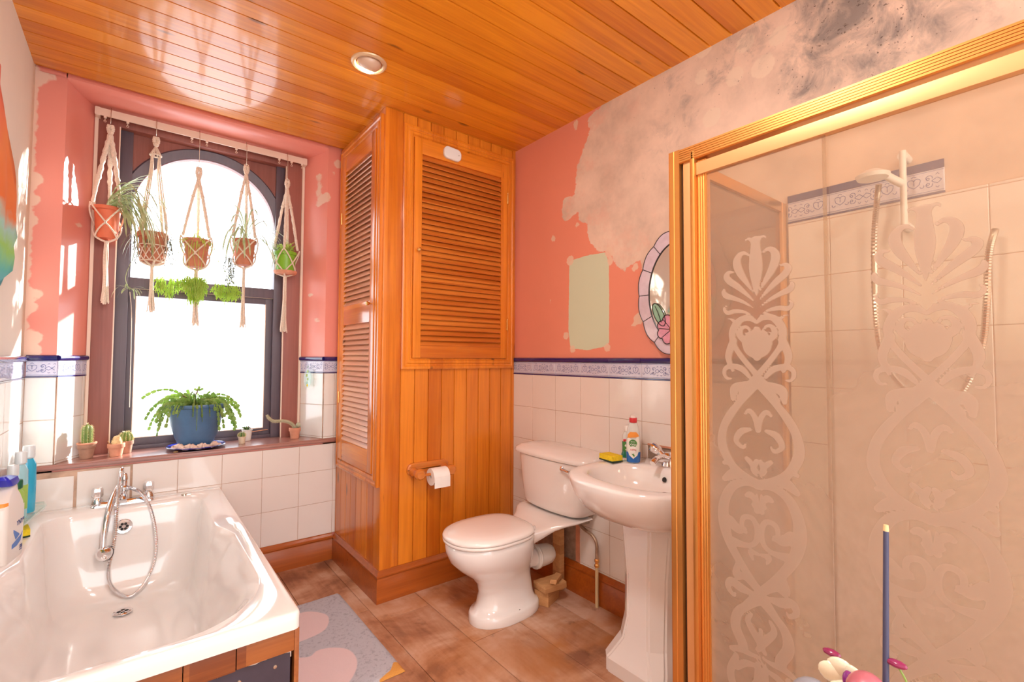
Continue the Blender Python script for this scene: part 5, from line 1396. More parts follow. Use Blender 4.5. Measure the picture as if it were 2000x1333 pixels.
for a, b_ in zip(vs[:-1], vs[1:]):
    for i in range(25): f = mb.face([a[i], a[i+1], b_[i+1], b_[i]]); f.smooth = True
o = mb.build('hanging_cloth', M['cloth']); origin(o, (XL+.01, 2.3, 1.56)); md = o.modifiers.new('t', 'SOLIDIFY'); md.thickness = .002
setp(o, 'tie-dyed orange, green and blue cloth hanging on the cream left wall', 'cloth')

# ---------------------------------------------------------------- bath mat
t = NT('tufted_mat'); v = t.n('ShaderNodeNewGeometry').outputs['Position']
sp_ = t.noise(v, 60, 3, .7); pk = t.rng(t.attr('blob'), -.003, .003, 1, 0); orr = t.rng(t.attr('orange'), -.002, .002, 1, 0)
base = t.mix(t.rng(sp_, .52, .66), (.50, .50, .56), (.36, .36, .42))
base = t.mix(pk, base, (.76, .60, .62)); base = t.mix(orr, base, (.70, .33, .07))
M['mat'] = t.bsdf(Base_Color=base, Roughness=1.0, Normal=t.bump(t.noise(v, 300, 2), .8, .004))
mb = MB(); nx, ny = 70, 110; x0, x1, y0, y1 = .400+.006, .912, 1.855, 2.685
G = []
for i in range(nx+1):
    row = []
    for k in range(ny+1):
        x, y = interp(x0, x1, i/nx), interp(y0, y1, k/ny)
        x += .012*math.sin(k/ny*PI)*(i/nx)**3*0; y += .006*math.sin(i/nx*7)*(k/ny)**6
        e = min(i, nx-i, k, ny-k); h = .011*(1-math.exp(-e*.8))
        row.append(mb.bm.verts.new((x, y, .001+h+.0012*noise.noise(Vector((x*90, y*90, 0))))))
    G.append(row)
for i in range(nx):
    for k in range(ny): mb.face([G[i][k], G[i+1][k], G[i+1][k+1], G[i][k+1]])
o = mb.build('bath_mat', M['mat'], fix=False, sharp=80)
co = np.array([v.co[:] for v in o.data.vertices]); P = co[:, :2]
poly1 = [(.56, 2.52), (.64, 2.575), (.721, 2.567), (.776, 2.50), (.782, 2.435), (.739, 2.353), (.66, 2.325), (.56, 2.33), (.50, 2.42)]
poly2 = [(.50, 2.25), (.613, 2.184), (.66, 2.205), (.715, 2.19), (.77, 2.13), (.775, 2.04), (.735, 1.955), (.66, 1.90), (.54, 1.93), (.46, 2.06)]
def rnd(p): return [(q.x, q.y) for q in smoothpath([(a, b_, 0) for a, b_ in p], 5, True)]
setattr_(o.data, 'blob', np.minimum(sdf_poly(P, rnd(poly1)), sdf_poly(P, rnd(poly2))))
setattr_(o.data, 'orange', np.minimum(np.where(P[:, 0] > .42, 2.674-P[:, 1], 1), sdf_poly(P, [(.915, 1.85), (.80, 1.85), (.80, 1.862), (.86, 1.885), (.89, 1.925), (.915, 1.93)])))
origin(o, (.66, 2.27, 0)); setp(o, 'grey bath mat with pink blobs and orange edges on the floorboards', 'bath mat')

# ---------------------------------------------------------------- ceiling downlight
dl_ = thing('ceiling_downlight', 'round brass-rimmed eyeball downlight recessed in the pine ceiling', 'ceiling light', (.826, 2.143, HC))
mb = MB(); mb.lathe([(.058, .004), (.060, -.004), (.066, -.010), (.074, -.011), (.080, -.006), (.082, -.0005)], n=40, cap0=False, cap1=False); mb.build('rim', plain('beige_brass_rim', (.72, .52, .32), .35, .3), dl_)
Mt = Matrix.Rotation(math.radians(-62), 4, 'X')  # faces towards the window
mb = MB(); R = []
for i in range(13):
    a = -PI/2+PI*.72*i/12; rr_ = max(.0008, .058*math.cos(a)); R.append([Vector((rr_*math.cos(2*PI*k/32), rr_*math.sin(2*PI*k/32), .058*math.sin(a)*.8)) for k in range(32)])
Mi = Matrix.Rotation(math.radians(28), 4, 'X')
mb.rings([[Mi @ p+Vector((0, 0, .010)) for p in r_] for r_ in R], cap1=False); mb.build('eyeball', plain('beige_enamel', (.66, .46, .34), .25, coat=.5), dl_)
em = bpy.data.materials.new('lamp_glow'); em.use_nodes = True; nt = em.node_tree; nt.nodes.clear()
e_ = nt.nodes.new('ShaderNodeEmission'); e_.inputs[0].default_value = (1, .80, .55, 1); e_.inputs[1].default_value = 22; oo_ = nt.nodes.new('ShaderNodeOutputMaterial'); nt.links.new(e_.outputs[0], oo_.inputs[0])
mb = MB(); Mr = Vector((0, 0, 1)).rotation_difference(Vector((0.05, .62, -.78))).to_matrix().to_4x4(); Mr.translation = Vector((.0, .030, -.020))
mb.lathe([(.001, .012), (.020, .010), (.034, .002), (.036, -.004)], M=Mr, n=28); mb.build('bulb', em, dl_)

# ---------------------------------------------------------------- curtain rail and hanging baskets
rl = thing('curtain_rail', 'cream painted curtain rail across the top of window with glider hooks', 'curtain rail', (.333, 3.345, 2.62)); LO = (.333, 3.345, 2.62)
mb = MB(); mb.box((-.208, 3.338, 2.600), (.872, 3.346, 2.640), bev=.002); mb.box((-.2, 3.346, 2.604), (.866, 3.356, 2.612)); mb.box((-.2, 3.346, 2.630), (.866, 3.356, 2.638)); mb.build('rail_strip', M['creampaint'], rl, LO)
for x in (-.196, .860):
    mb = MB(); mb.box((x-.010, 3.340, 2.597), (x+.010, 3.392, 2.643), bev=.002); mb.build('rail_bracket', M['creampaint'], rl, LO)
for x in (-.165, -.07, .225, .30, .455, .70, .775, .84):
    mb = MB(); mb.box((x-.006, 3.338, 2.590), (x+.006, 3.350, 2.602), bev=.001); mb.tube([(x, 3.342, 2.592), (x, 3.342, 2.578)], .0018, 6); mb.tube([(x+.005*math.cos(a), 3.342, 2.573+.005*math.sin(a)) for a in [2*PI*i/10 for i in range(10)]], .0014, 5, closed=True); mb.build('glider', M['creampaint'], rl, LO)
HY = 3.315
def potshape(name, c, r1, r0, h, mat, label, rimh=.022, plant=True, group=None, cat='potted plant', saucer=None, rimk=1.08):
    p_ = thing(name, label, cat, c, 0, group)
    mb = MB(); mb.lathe([(.001, 0), (r0, 0), (r0+.001, .003), (r1*.94, h-rimh), (r1*rimk*.97, h-rimh), (r1*rimk, h-rimh+.002), (r1*rimk, h-.002), (r1*rimk-.002, h), (r1*.93, h), (r1*.90, h-.014), (.001, h-.014)], n=36)
    mb.build('pot', mat, p_)
    mb = MB(); mb.lathe([(r1*.905, h-.0145), (r1*.6, h-.008), (.001, h-.006)], n=24, cap0=False); mb.build('soil', M['soil'], p_)
    return p_
def macrame(x, ztop, zrim, rr_, h, ztas, kind, label, hook_top=2.606, ncord=3, tasw=.02, seed=0):
    r_ = random.Random(seed)
    o = thing('macrame_hanger', label, 'plant hanger', (x, HY, zrim-h)); O = (x, HY, zrim-h)
    # hook
    mb = MB(); mb.tube(smoothpath([(x, 3.347, 2.632), (x, 3.347, 2.645), (x, 3.334, 2.648), (x, 3.325, 2.63), (x, HY, 2.60), (x, HY, ztop+.012), (x, HY+.004, ztop+.002), (x, HY+.010, ztop+.006), (x, HY+.008, ztop+.016)], 4), .0016, 6); mb.build('wire_hook', M['steel'], o, O)
    mb = MB()
    def cord(pts, r, knot=0.0, tw=0):
        r = r*1.22
        sp = smoothpath(pts, 8); n = len(sp)
        rs = [r*(1+knot*abs(math.sin(i*1.15))) for i in range(n)]
        mb.tube(sp, rs, 7)
    zb = zrim-h
    R0 = rr_+.004
    if kind == 'ring' : mb.tube([(x+.012*math.cos(a), HY, ztop-.006+.012*math.sin(a)) for a in [2*PI*i/16 for i in range(16)]], .0028, 6, closed=True)
    gather = ztop-.055 if kind != 'plain' else ztop-.075
    cord([(x-.0055, HY, ztop-.004), (x-.009, HY, (ztop+gather)/2), (x-.002, HY, gather)], .006, .35); cord([(x+.0055, HY, ztop-.004), (x+.009, HY, (ztop+gather)/2), (x+.002, HY, gather)], .006, .35)
    mb.sphere((x, HY, gather), .009, 10)
    if kind == 'collar':
        mb.tube([(x+.026*math.cos(a), HY+.026*math.sin(a), gather-.055) for a in [2*PI*i/20 for i in range(20)]], .0045, 7, closed=True)
        for k in range(10):
            a = 2*PI*k/10; cord([(x, HY, gather), (x+.012*math.cos(a), HY+.012*math.sin(a), gather-.025), (x+.026*math.cos(a), HY+.026*math.sin(a), gather-.055)], .0026)
    A = [2*PI*k/ncord+.5+seed for k in range(ncord)]
    for a in A:
        rx, ry = R0*math.cos(a), R0*math.sin(a)
        st = (x, HY, gather) if kind != 'collar' else (x+.024*math.cos(a), HY+.024*math.sin(a), gather-.055)
        p1 = (x+rx*.35, HY+ry*.35, interp(gather, zrim, .30)); p2 = (x+rx*.70, HY+ry*.70, interp(gather, zrim, .65)); p3 = (x+rx*1.0, HY+ry*1.0, zrim+.012)
        if kind == 'collar':
            for s_ in (-.004, .004): cord([st, (p1[0]+s_, p1[1], p1[2]), (p2[0]+s_, p2[1], p2[2]), (x+rx*.98+s_, HY+ry*.98, zrim+.03)], .0028)
            cord([(p2[0], p2[1], p2[2]), p3], .0045, .6)
        else:
            kk = .75 if kind in ('knotted', 'ring') else .3
            cord([st, p1, p2], .0062 if kind != 'ring' else .0045, kk); cord([p2, p3], .0050, .5)
            mb.sphere(p1, .0115, 10); mb.sphere(p2, .0095, 10)
            if kind == 'ring': cord([(st[0], st[1]+.004, st[2]), (p1[0]+.004, p1[1]+.004, p1[2]), (p2[0]+.006, p2[1], p2[2]), p3], .003)
    # net round the pot
    N2 = 2*ncord if kind != 'net' and kind != 'collar' else 12
    rb = rr_*.80
    def rad(z): return interp(rr_*.70, rr_*1.08, (z-zb)/h)+.006
    lev = [zrim-.002, zrim-h*.5, zrim-h*.9]
    if kind == 'collar':
        lev = [zrim-h*.45, zrim-h*.62, zrim-h*.80, zrim-h*.97]
        for z in (lev[0], lev[-1]): mb.tube([(x+rad(z)*math.cos(a), HY+rad(z)*math.sin(a), z) for a in [2*PI*i/28 for i in range(28)]], .0032, 6, closed=True)
        for a in A: cord([(x+R0*math.cos(a), HY+R0*math.sin(a), zrim+.012), (x+rad(lev[0])*math.cos(a), HY+rad(lev[0])*math.sin(a), lev[0])], .0036)
        for li in range(len(lev)-1):
            for k in range(N2):
                for s_ in (-.5, .5):
                    a0 = 2*PI*(k+(.5 if li % 2 else 0))/N2; a1 = a0+s_*2*PI/N2
                    z0, z1 = lev[li], lev[li+1]
                    cord([(x+rad(z0)*math.cos(a0), HY+rad(z0)*math.sin(a0), z0), (x+rad(z1)*math.cos(a1), HY+rad(z1)*math.sin(a1), z1)], .0022)
    else:
        for k in range(ncord):
            a0 = A[k]
            for s_ in (-1, 1):
                a1 = a0+s_*PI/ncord
                pts = []
                for i in range(7):
                    t_ = i/6; a = interp(a0, a1, t_); z = interp(zrim+.010, zrim-h*.55, t_); q = rad(z)+.002
                    pts.append((x+q*math.cos(a), HY+q*math.sin(a), z))
                for i in range(1, 7):
                    t_ = i/6; a = interp(a1, a0, t_); z = interp(zrim-h*.55, zb+.002, t_); q = rad(z)+.002
                    pts.append((x+q*math.cos(a), HY+q*math.sin(a), z))
                cord(pts, .0034)
            a1 = a0+PI/ncord; z = zrim-h*.55; mb.sphere((x+(rad(z)+.004)*math.cos(a1), HY+(rad(z)+.004)*math.sin(a1), z), .0065, 8)
    bs = [2*PI*k/(ncord if kind != 'collar' else 8)+.5+seed for k in range(ncord if kind != 'collar' else 8)]
    for a in bs: cord([(x+rad(zb)*math.cos(a), HY+rad(zb)*math.sin(a), zb+.002), (x+rad(zb)*.55*math.cos(a), HY+rad(zb)*.55*math.sin(a), zb-.010), (x, HY, zb-.018)], .0045)
    mb.sphere((x, HY, zb-.020), .011, 10)
    mb.build('cord_net', M['macrame'], o, O)
    mb = MB(); L_ = zb-.022-ztas
    for k in range(22):
        a = r_.uniform(0, 2*PI); q = r_.uniform(.2, 1)*tasw; q0 = r_.uniform(.2, 1)*.008
        l2 = L_*r_.uniform(.93, 1.0)
        sw = r_.uniform(-.003, .003)
        pts = [(x+q0*math.cos(a), HY+q0*math.sin(a), zb-.022)] + [(x+interp(q0, q, (i/5)**2.2)*math.cos(a)+sw*math.sin(i*1.3), HY+interp(q0, q, (i/5)**2.2)*math.sin(a), zb-.022-l2*i/5) for i in range(1, 6)]
        mb.tube(smoothpath(pts, 3), .0030, 5)
    mb.build('tassel', M['macrame'], o, O)
    return o
def spider(parent, n, L0, L1, seed, bias=(0, 0), z0=0.0, w=.0042, mat='spider', up=.5, name='leaves'):
    r_ = random.Random(seed); mb = MB()
    for i in range(n):
        a = r_.uniform(0, 2*PI); L_ = r_.uniform(L0, L1); d = Vector((math.cos(a)+bias[0], math.sin(a)*.55+bias[1], 0)); d.normalize()
        el_ = r_.uniform(up*.4, up*1.5); pts = []; p_ = Vector((r_.uniform(-.012, .012), r_.uniform(-.012, .012), z0)); vz = math.sin(el_)*1.0; vh = math.cos(el_)
        k = 9; g = r_.uniform(2.2, 4.4)
        for s_ in range(k+1):
            pts.append(p_.copy()); p_ = p_+d*(L_/k)*vh+Vector((0, 0, L_/k*vz)); vz -= g/k; m_ = math.hypot(vz, vh); vz /= m_; vh /= m_
        ws = [w*math.sin(PI*(.18+.82*(1-s_/k)**.8))*(1 if s_ < k else .05)+.0002 for s_ in range(k+1)]
        mb.ribbon(pts, ws, d.cross(Vector((0, 0, 1))).cross(Vector((.2, 0, 1))) if False else Vector((0, 0, 1))+d*.3)
    return mb.build(name, M[mat], parent, fix=False)
# 1 left: orange-red pot, spider plant trailing to the right with a plantlet
P1 = potshape('hanging_spider_plant', (-.140, HY, 1.930), .058, .044, .168, M['terrared'], 'spider plant in orange-red pot in the leftmost hanger, leaves spilling right', .020)
spider(P1, 80, .20, .50, 3, (1.5, -.7), .16, .0050, up=.9)
mb = MB(); rn = smoothpath([(.02, -.03, .17), (.09, -.05, .10), (.12, -.05, -.05), (.085, -.05, -.20), (.105, -.05, -.27)], 6); mb.tube(rn, .0014, 5)
mb.build('runner', M['spider'], P1)
o = spider(P1, 12, .07, .14, 9, (.2, -.2), 0, .0035, up=.8, name='plantlet'); o.data.transform(Matrix.Translation((.105, -.05, -.27)))
mb = MB(); mb.tube(smoothpath([(.105, -.05, -.28), (.115, -.05, -.40), (.118, -.045, -.62), (.12, -.04, -.90)], 5), .0018, 5); mb.build('dry_stem', M['macrame'], P1)
macrame(-.140, 2.552, 2.098, .062, .168, 1.575, 'knotted', 'thick knotted macrame hanger with long tassel, leftmost on the rail', seed=1, tasw=.020)
# 2
P2 = potshape('hanging_trailing_plant', (.057, HY, 1.828), .066, .050, .165, M['terra'], 'trailing plant in a brown terracotta pot in the second hanger from left', .030)
spider(P2, 26, .10, .26, 12, (0, -.3), .15, .003, 'grey', up=.4)
def strands(parent, n, x0, x1, z0, zl0, zl1, seed, mat, r=.0016, spread=.01, name='trailing_stems', beads=True, ys=(-.05, .03)):
    r_ = random.Random(seed); mb = MB()
    for i in range(n):
        x = r_.uniform(x0, x1); y = r_.uniform(*ys); L_ = r_.uniform(zl0, zl1); pts = []
        for k in range(7): pts.append((x+r_.uniform(-1, 1)*spread*k/6, y+r_.uniform(-1, 1)*.004, z0-L_*k/6))
        sp = smoothpath(pts, 2); mb.tube(sp, r, 4)
        if beads:
            for q in sp[1::2]: mb.sphere((q.x+r_.uniform(-.004, .004), q.y, q.z), r*2.0, 5)
    return mb.build(name, M[mat], parent)
strands(P2, 9, .055, .085, .15, .08, .17, 4, 'grey', .0013, .015)
strands(P2, 5, -.085, -.06, .15, .08, .20, 5, 'grey', .0012, .015)
macrame(.057, 2.545, 1.993, .070, .165, 1.548, 'collar', 'macrame hanger with a ringed collar and fine net, second from left', seed=2, ncord=4, tasw=.018)
# 3 rhipsalis with long lime tufts hanging in front of the transom
P3 = potshape('hanging_mistletoe_cactus', (.262, HY, 1.826), .066, .048, .162, M['terra'], 'mistletoe cactus with lime green hanging tufts in a terracotta pot in the middle hanger', .026)
spider(P3, 70, .06, .15, 21, (0, -.2), .15, .0028, 'lime', up=.9)
def tuft(parent, x0, x1, zt_, zb_, n, seed, name='lime_tuft', mat='lime', fan=.035):
    r_ = random.Random(seed); mb = MB()
    for i in range(n):
        x = r_.uniform(x0, x1); y = r_.uniform(-.05, -.0); c_ = 1-abs((x-(x0+x1)/2)/((x1-x0)/2+1e-6))*.55
        L_ = (zt_-zb_)*r_.uniform(.35, 1.0)*c_; a = r_.uniform(-1, 1)
        z = zt_-r_.uniform(0, .03); pts = [(x, y, z), (x+a*fan*.4, y, z-L_*.4), (x+a*fan*.7, y+r_.uniform(-.01, .01), z-L_)]
        mb.tube(smoothpath(pts, 2), .0019, 4)
        for s_ in (-1, 1): mb.tube([(x+a*fan*.5, y, z-L_*.6), (x+a*fan*.5+s_*.008, y-.004, z-L_*.85)], .0016, 4)
    return mb.build(name, M[mat], parent)
# stems carrying the tufts
mb = MB()
for (xa, xb_) in ((-.05, -.17), (-.06, -.12), (-.05, -.08), (-.03, -.05), (-.02, 0), (.0, .01), (.02, .02), (.04, .10), (.05, .14), (.05, .18), (.04, .21)):
    mb.tube(smoothpath([(xa*.8, -.05, .155), (xa*1.5, -.078, .12), (interp(xa, xb_, .5), -.07, .0), (xb_, -.045, -.105)], 5), .0011, 5)
mb.build('hanging_stems', M['lime'], P3)
tuft(P3, -.19, -.06, -.075, -.20, 80, 1); tuft(P3, -.055, .045, -.06, -.24, 125, 2); tuft(P3, .085, .225, -.085, -.20, 95, 3)
macrame(.262, 2.425, 1.988, .070, .162, 1.480, 'plain', 'slim macrame hanger on a long wire, in the middle of the rail', seed=3, tasw=.022)
# 4
P4 = potshape('hanging_spider_plant', (.508, HY, 1.868), .062, .046, .158, M['terra'], 'spiky spider plant in a terracotta pot in the fourth hanger from left', .020)
spider(P4, 52, .18, .40, 31, (.7, -.5), .15, .0046, up=1.0)
o = strands(P4, 14, -.105, -.05, .04, .10, .22, 6, 'grey', .0015, .025)
macrame(.508, 2.498, 2.026, .066, .158, 1.482, 'ring', 'thin twisted macrame hanger on a small ring, fourth from left', seed=5, ncord=3, tasw=.018)
# 5 green pot
P5 = potshape('hanging_succulent', (.745, HY, 1.842), .064, .052, .142, M['greenpot'], 'leafy plant in a bright green pot in the rightmost hanger', .022, rimk=1.05)
mb = MB(); mb.lathe([(.001, -.004), (.056, -.004), (.066, .004), (.070, .018), (.064, .018), (.058, .003)], n=32); mb.build('saucer', M['terrapale'], P5)
def leafy(parent, n, seed, R_, z0, h, mat='lime', name='foliage'):
    r_ = random.Random(seed); mb = MB()
    for i in range(n):
        a = r_.uniform(0, 2*PI); q = r_.uniform(.2, 1)*R_; hh = h*r_.uniform(.3, 1)
        p0 = Vector((q*.3*math.cos(a), q*.3*math.sin(a), z0)); p1 = Vector((q*math.cos(a), q*math.sin(a), z0+hh)); mb.tube([p0, p0.lerp(p1, .6)+Vector((0, 0, .01)), p1], .0012, 4)
        for k in range(3):
            c_ = p0.lerp(p1, .5+.25*k); d = Vector((r_.uniform(-1, 1), r_.uniform(-1, 1), r_.uniform(-.2, .8))).normalized()
            pts = [c_+d*.022*t_ for t_ in (0, .25, .5, .75, 1)]; mb.ribbon(pts, [.001, .005, .0065, .0045, .0004], (r_.uniform(-.4, .4), r_.uniform(-.4, .4), 1))
    return mb.build(name, M[mat], parent, fix=False)
leafy(P5, 38, 8, .062, .125, .075)
spider(P5, 6, .12, .20, 44, (-.6, -.3), .13, .0022, up=.6, name='long_leaves')
macrame(.745, 2.462, 1.986, .066, .142, 1.462, 'ring', 'full cream macrame hanger with four knotted cords, rightmost on the rail', seed=7, ncord=4, tasw=.026)

# ---------------------------------------------------------------- plants on the sill
ZS = SILL+.0008
def spines(mb, P, N, L_, r=.0006):
    d = Vector(N).normalized(); t_ = d.orthogonal().normalized(); b_ = d.cross(t_)
    A = [mb.bm.verts.new(Vector(P)+(t_*math.cos(k*2*PI/3)+b_*math.sin(k*2*PI/3))*r) for k in range(3)]; tip = mb.bm.verts.new(Vector(P)+d*L_)
    for k in range(3): mb.face([A[k], A[(k+1) % 3], tip])
def ribbed(parent, r, h, nr, z0, amp=.12, spl=.010, prof='col', seed=1, mat='cactus', xo=0, nl=10):
    mb = MB(); sp = MB(); r_ = random.Random(seed); R = []; n = nr*6; K = 14
    for i in range(K+1):
        t_ = i/K
        if prof == 'col': q = r*(.82+.18*min(1, t_*3))*math.sqrt(max(0, 1-max(0, (t_-.72)/.28)**2.2))
        else: q = r*math.sqrt(max(0, 1-(2*t_*.92-.92)**2*1.0))
        q = max(q, .0008); z = z0+h*t_
        R.append([(xo+q*(1+amp*math.cos(nr*2*PI*k/n))*math.cos(2*PI*k/n), q*(1+amp*math.cos(nr*2*PI*k/n))*math.sin(2*PI*k/n), z) for k in range(n)])
        if i > 1:
            for k in range(nr):
                a = 2*PI*k/nr; P_ = (xo+q*(1+amp)*math.cos(a), q*(1+amp)*math.sin(a), z)
                for s_ in range(5): spines(sp, P_, (math.cos(a)+r_.uniform(-.7, .7), math.sin(a)+r_.uniform(-.7, .7), r_.uniform(-.5, .9)+(1.5 if t_ > .95 else 0)), spl*r_.uniform(.6, 1.1))
    mb.rings(R); b_ = mb.build('cactus_body', M[mat], parent); sp.build('spines', M['spine'], b_, fix=False)
p_ = potshape('potted_cactus', (-.186, 3.285, ZS), .034, .025, .074, M['terrabrown'], 'tall ribbed cactus with yellow spines in brownish pot, leftmost on the sill', .022)
ribbed(p_, .020, .115, 9, .058, seed=2)
mb = MB(); mb.lathe([(.039, .072), (.041, .076), (.041, .080), (.034, .081)], n=28, cap0=False, cap1=False); mb.build('inner_pot_rim', M['terrapale'], p_)
p_ = potshape('potted_cactus', (-.069, 3.268, ZS), .034, .025, .066, M['terrapale'], 'small round woolly cactus in a pink terracotta pot at the front of the sill', .022)
mb = MB(); mb.lathe([(.016, 0), (.021, .008), (.022, .02), (.018, .030), (.0165, .034), (.0165, .040), (.012, .049), (.001, .052)], c=(.002, 0, .054), n=24); b_ = mb.build('cactus_body', M['wool'], p_)
sp = MB(); r_ = random.Random(4)
for i in range(420):
    a = r_.uniform(0, 2*PI); e = r_.uniform(-.5, 1.5); P0 = Vector((.002+.021*math.cos(a)*math.cos(e), .021*math.sin(a)*math.cos(e), .075+.026*math.sin(e))); spines(sp, P0, P0-Vector((.002, 0, .075)), .005, .0004)
sp.build('spines', M['spine'], b_, fix=False)
mb = MB(); mb.tube([(-.022, 0, .054), (-.034, -.002, .082)], .002, 6); mb.build('dry_twig', M['rawwood'], p_)
p_ = potshape('potted_cactus', (-.030, 3.345, ZS), .031, .023, .066, M['terrabrown'], 'globe cactus with long yellow spines in the pot behind the woolly cactus', .020)
ribbed(p_, .028, .062, 12, .050, spl=.011, prof='ball', seed=6)
p_ = potshape('potted_cactus', (.516, 3.282, ZS), .0215, .016, .044, M['beigepot'], 'tiny dark green cactus in a small beige pot in front of the white pot', .006, rimk=1.02)
ribbed(p_, .018, .034, 8, .034, spl=.008, prof='ball', seed=7)
p_ = potshape('potted_cactus', (.560, 3.385, ZS), .030, .021, .070, M['whitepot'], 'grey-green rosette succulent in a smooth white pot near the window stay', .006, rimk=1.02)
o = leafy(p_, 16, 9, .018, .056, .028, 'cactus'); 
p_ = potshape('potted_cactus', (.818, 3.292, ZS), .033, .024, .070, M['terrapale'], 'long bent pale cactus leaning left from a terracotta pot, rightmost on the sill', .022)
mb = MB(); sp = MB(); pth = smoothpath([(.0, 0, .060), (-.012, -.01, .085), (-.040, -.02, .108), (-.075, -.025, .120), (-.108, -.028, .122), (-.135, -.03, .124), (-.158, -.03, .142), (-.172, -.03, .165)], 5)
n = len(pth); R = []; nn = 30
for i, q in enumerate(pth):
    tt = (pth[min(i+1, n-1)]-pth[max(i-1, 0)]).normalized(); u_ = Vector((0, 1, 0)); w_ = tt.cross(u_).normalized(); rr_ = .010*(1-.35*(i/n))*(1 if i < n-2 else .6)
    R.append([q+(u_*math.cos(2*PI*k/nn)+w_*math.sin(2*PI*k/nn))*rr_*(1+.12*math.cos(6*2*PI*k/nn)) for k in range(nn)])
    for k in range(6):
        d_ = u_*math.cos(2*PI*k/6)+w_*math.sin(2*PI*k/6)
        for s_ in range(3): spines(sp, q+d_*rr_*1.1, d_+Vector((r_.uniform(-.5, .5), r_.uniform(-.5, .5), r_.uniform(-.5, .5))), .006, .0004)
mb.rings(R); b_ = mb.build('cactus_body', M['snake'], p_); sp.build('spines', M['spine'], b_, fix=False)
mb = MB(); mb.sphere((.022, .008, .082), .015, 14, (1, 1, 1.25)); mb.build('young_cactus', M['snake'], p_)

# blue pot with the Christmas cactus
BPX, BPY = .283, 3.293
bp = thing('potted_christmas_cactus', 'arching Christmas cactus in a large slate blue pot on the window sill', 'potted plant', (BPX, BPY, ZS+.018))
mb = MB(); mb.lathe([(.001, 0), (.076, 0), (.083, .004), (.102, .05), (.122, .12), (.134, .19), (.139, .215), (.145, .218), (.147, .226), (.144, .235), (.136, .236), (.130, .222), (.128, .205), (.001, .205)], n=48); mb.build('pot', M['bluepot'], bp)
mb = MB(); mb.lathe([(.1285, .2055), (.06, .212), (.001, .214)], n=24, cap0=False); mb.build('soil', M['soil'], bp)
mb = MB(); st = MB(); r_ = random.Random(11)
def seglink(mb, a, b_, w, nrm):
    a = Vector(a); b_ = Vector(b_); d = (b_-a); L_ = d.length; d.normalize(); s_ = d.cross(Vector(nrm)); 
    if s_.length < .01: s_ = d.orthogonal()
    s_.normalize(); nn_ = s_.cross(d)
    prof = [(0, .15), (.15, .75), (.3, .95), (.42, 1.25), (.5, .98), (.72, 1.05), (.84, 1.2), (.95, .75), (1, .35)]
    top = [mb.bm.verts.new(a+d*L_*t_+s_*w*q) for t_, q in prof]; bot = [mb.bm.verts.new(a+d*L_*t_-s_*w*q) for t_, q in prof]; up_ = [mb.bm.verts.new(a+d*L_*t_+nn_*w*.22) for t_, q in prof]; dn = [mb.bm.verts.new(a+d*L_*t_-nn_*w*.22) for t_, q in prof]
    for A_, B_ in ((top, up_), (up_, bot), (bot, dn), (dn, top)):
        for i in range(len(prof)-1):
            f = mb.face([A_[i], A_[i+1], B_[i+1], B_[i]])
            if f: f.smooth = True
for i in range(104):
    a = 2*PI*i/104*5.0+r_.uniform(-.3, .3); outw = Vector((math.cos(a), math.sin(a)*.75, 0))
    if outw.y > .35: outw.y *= .55
    p0 = Vector((outw.x*.03, outw.y*.03, .210)); el_ = r_.uniform(.15, 1.15) if i % 4 else r_.uniform(1.0, 1.45); vz = math.sin(el_); vh = math.cos(el_)
    nseg = r_.randint(6, 12) if i % 4 else r_.randint(2, 4); q = p0.copy(); g = r_.uniform(.22, .42)
    for k in range(nseg):
        sl = r_.uniform(.021, .030); d = outw*vh+Vector((0, 0, vz)); d.normalize(); q2 = q+d*sl
        rad_ = math.hypot(q2.x, q2.y)
        if q2.z < .236 and rad_ < .146: q2.z = .242
        if BPY+q2.y > 3.435: q2.y = 3.435-BPY
        seglink(mb, q, q2, r_.uniform(.0058, .0085), outw.cross(Vector((0, 0, 1)))+Vector((r_.uniform(-.5, .5), r_.uniform(-.5, .5), r_.uniform(-.5, .5))))
        q = q2; vz -= g; m_ = math.hypot(vz, vh); vz /= m_; vh = max(.12, vh/m_)
mb.build('leaf_segments', M['xmas'], bp)
st.tube([(0, 0, .205), (-.03, -.01, .26), (-.07, -.02, .285)], .0032, 6); st.tube([(.0, 0, .205), (-.01, -.01, .28), (.005, -.01, .318)], .0035, 6); st.tube([(.01, 0, .205), (.05, -.02, .25)], .003, 6); st.build('woody_stems', plain('woody_stem', (.22, .12, .07), .8), bp)
mb = MB()
for k in range(3): seglink(mb, (.005, -.01, .31), (.005+(.024, -.022, .004)[k], -.012, .31+(.012, .012, .026)[k]), .006, (0, 1, 0))
mb.build('top_shoots', M['xmas'], bp)
# blue plate under it
pl = thing('blue_saucer', 'cobalt blue plate under the large blue pot', 'plate', (BPX+.004, BPY-.008, ZS))
mb = MB(); mb.lathe([(.001, .001), (.07, .0), (.10, .004), (.140, .016), (.144, .018), (.141, .020), (.10, .0095), (.07, .007), (.001, .007)], n=56); mb.build('plate_body', M['cobalt'], pl)
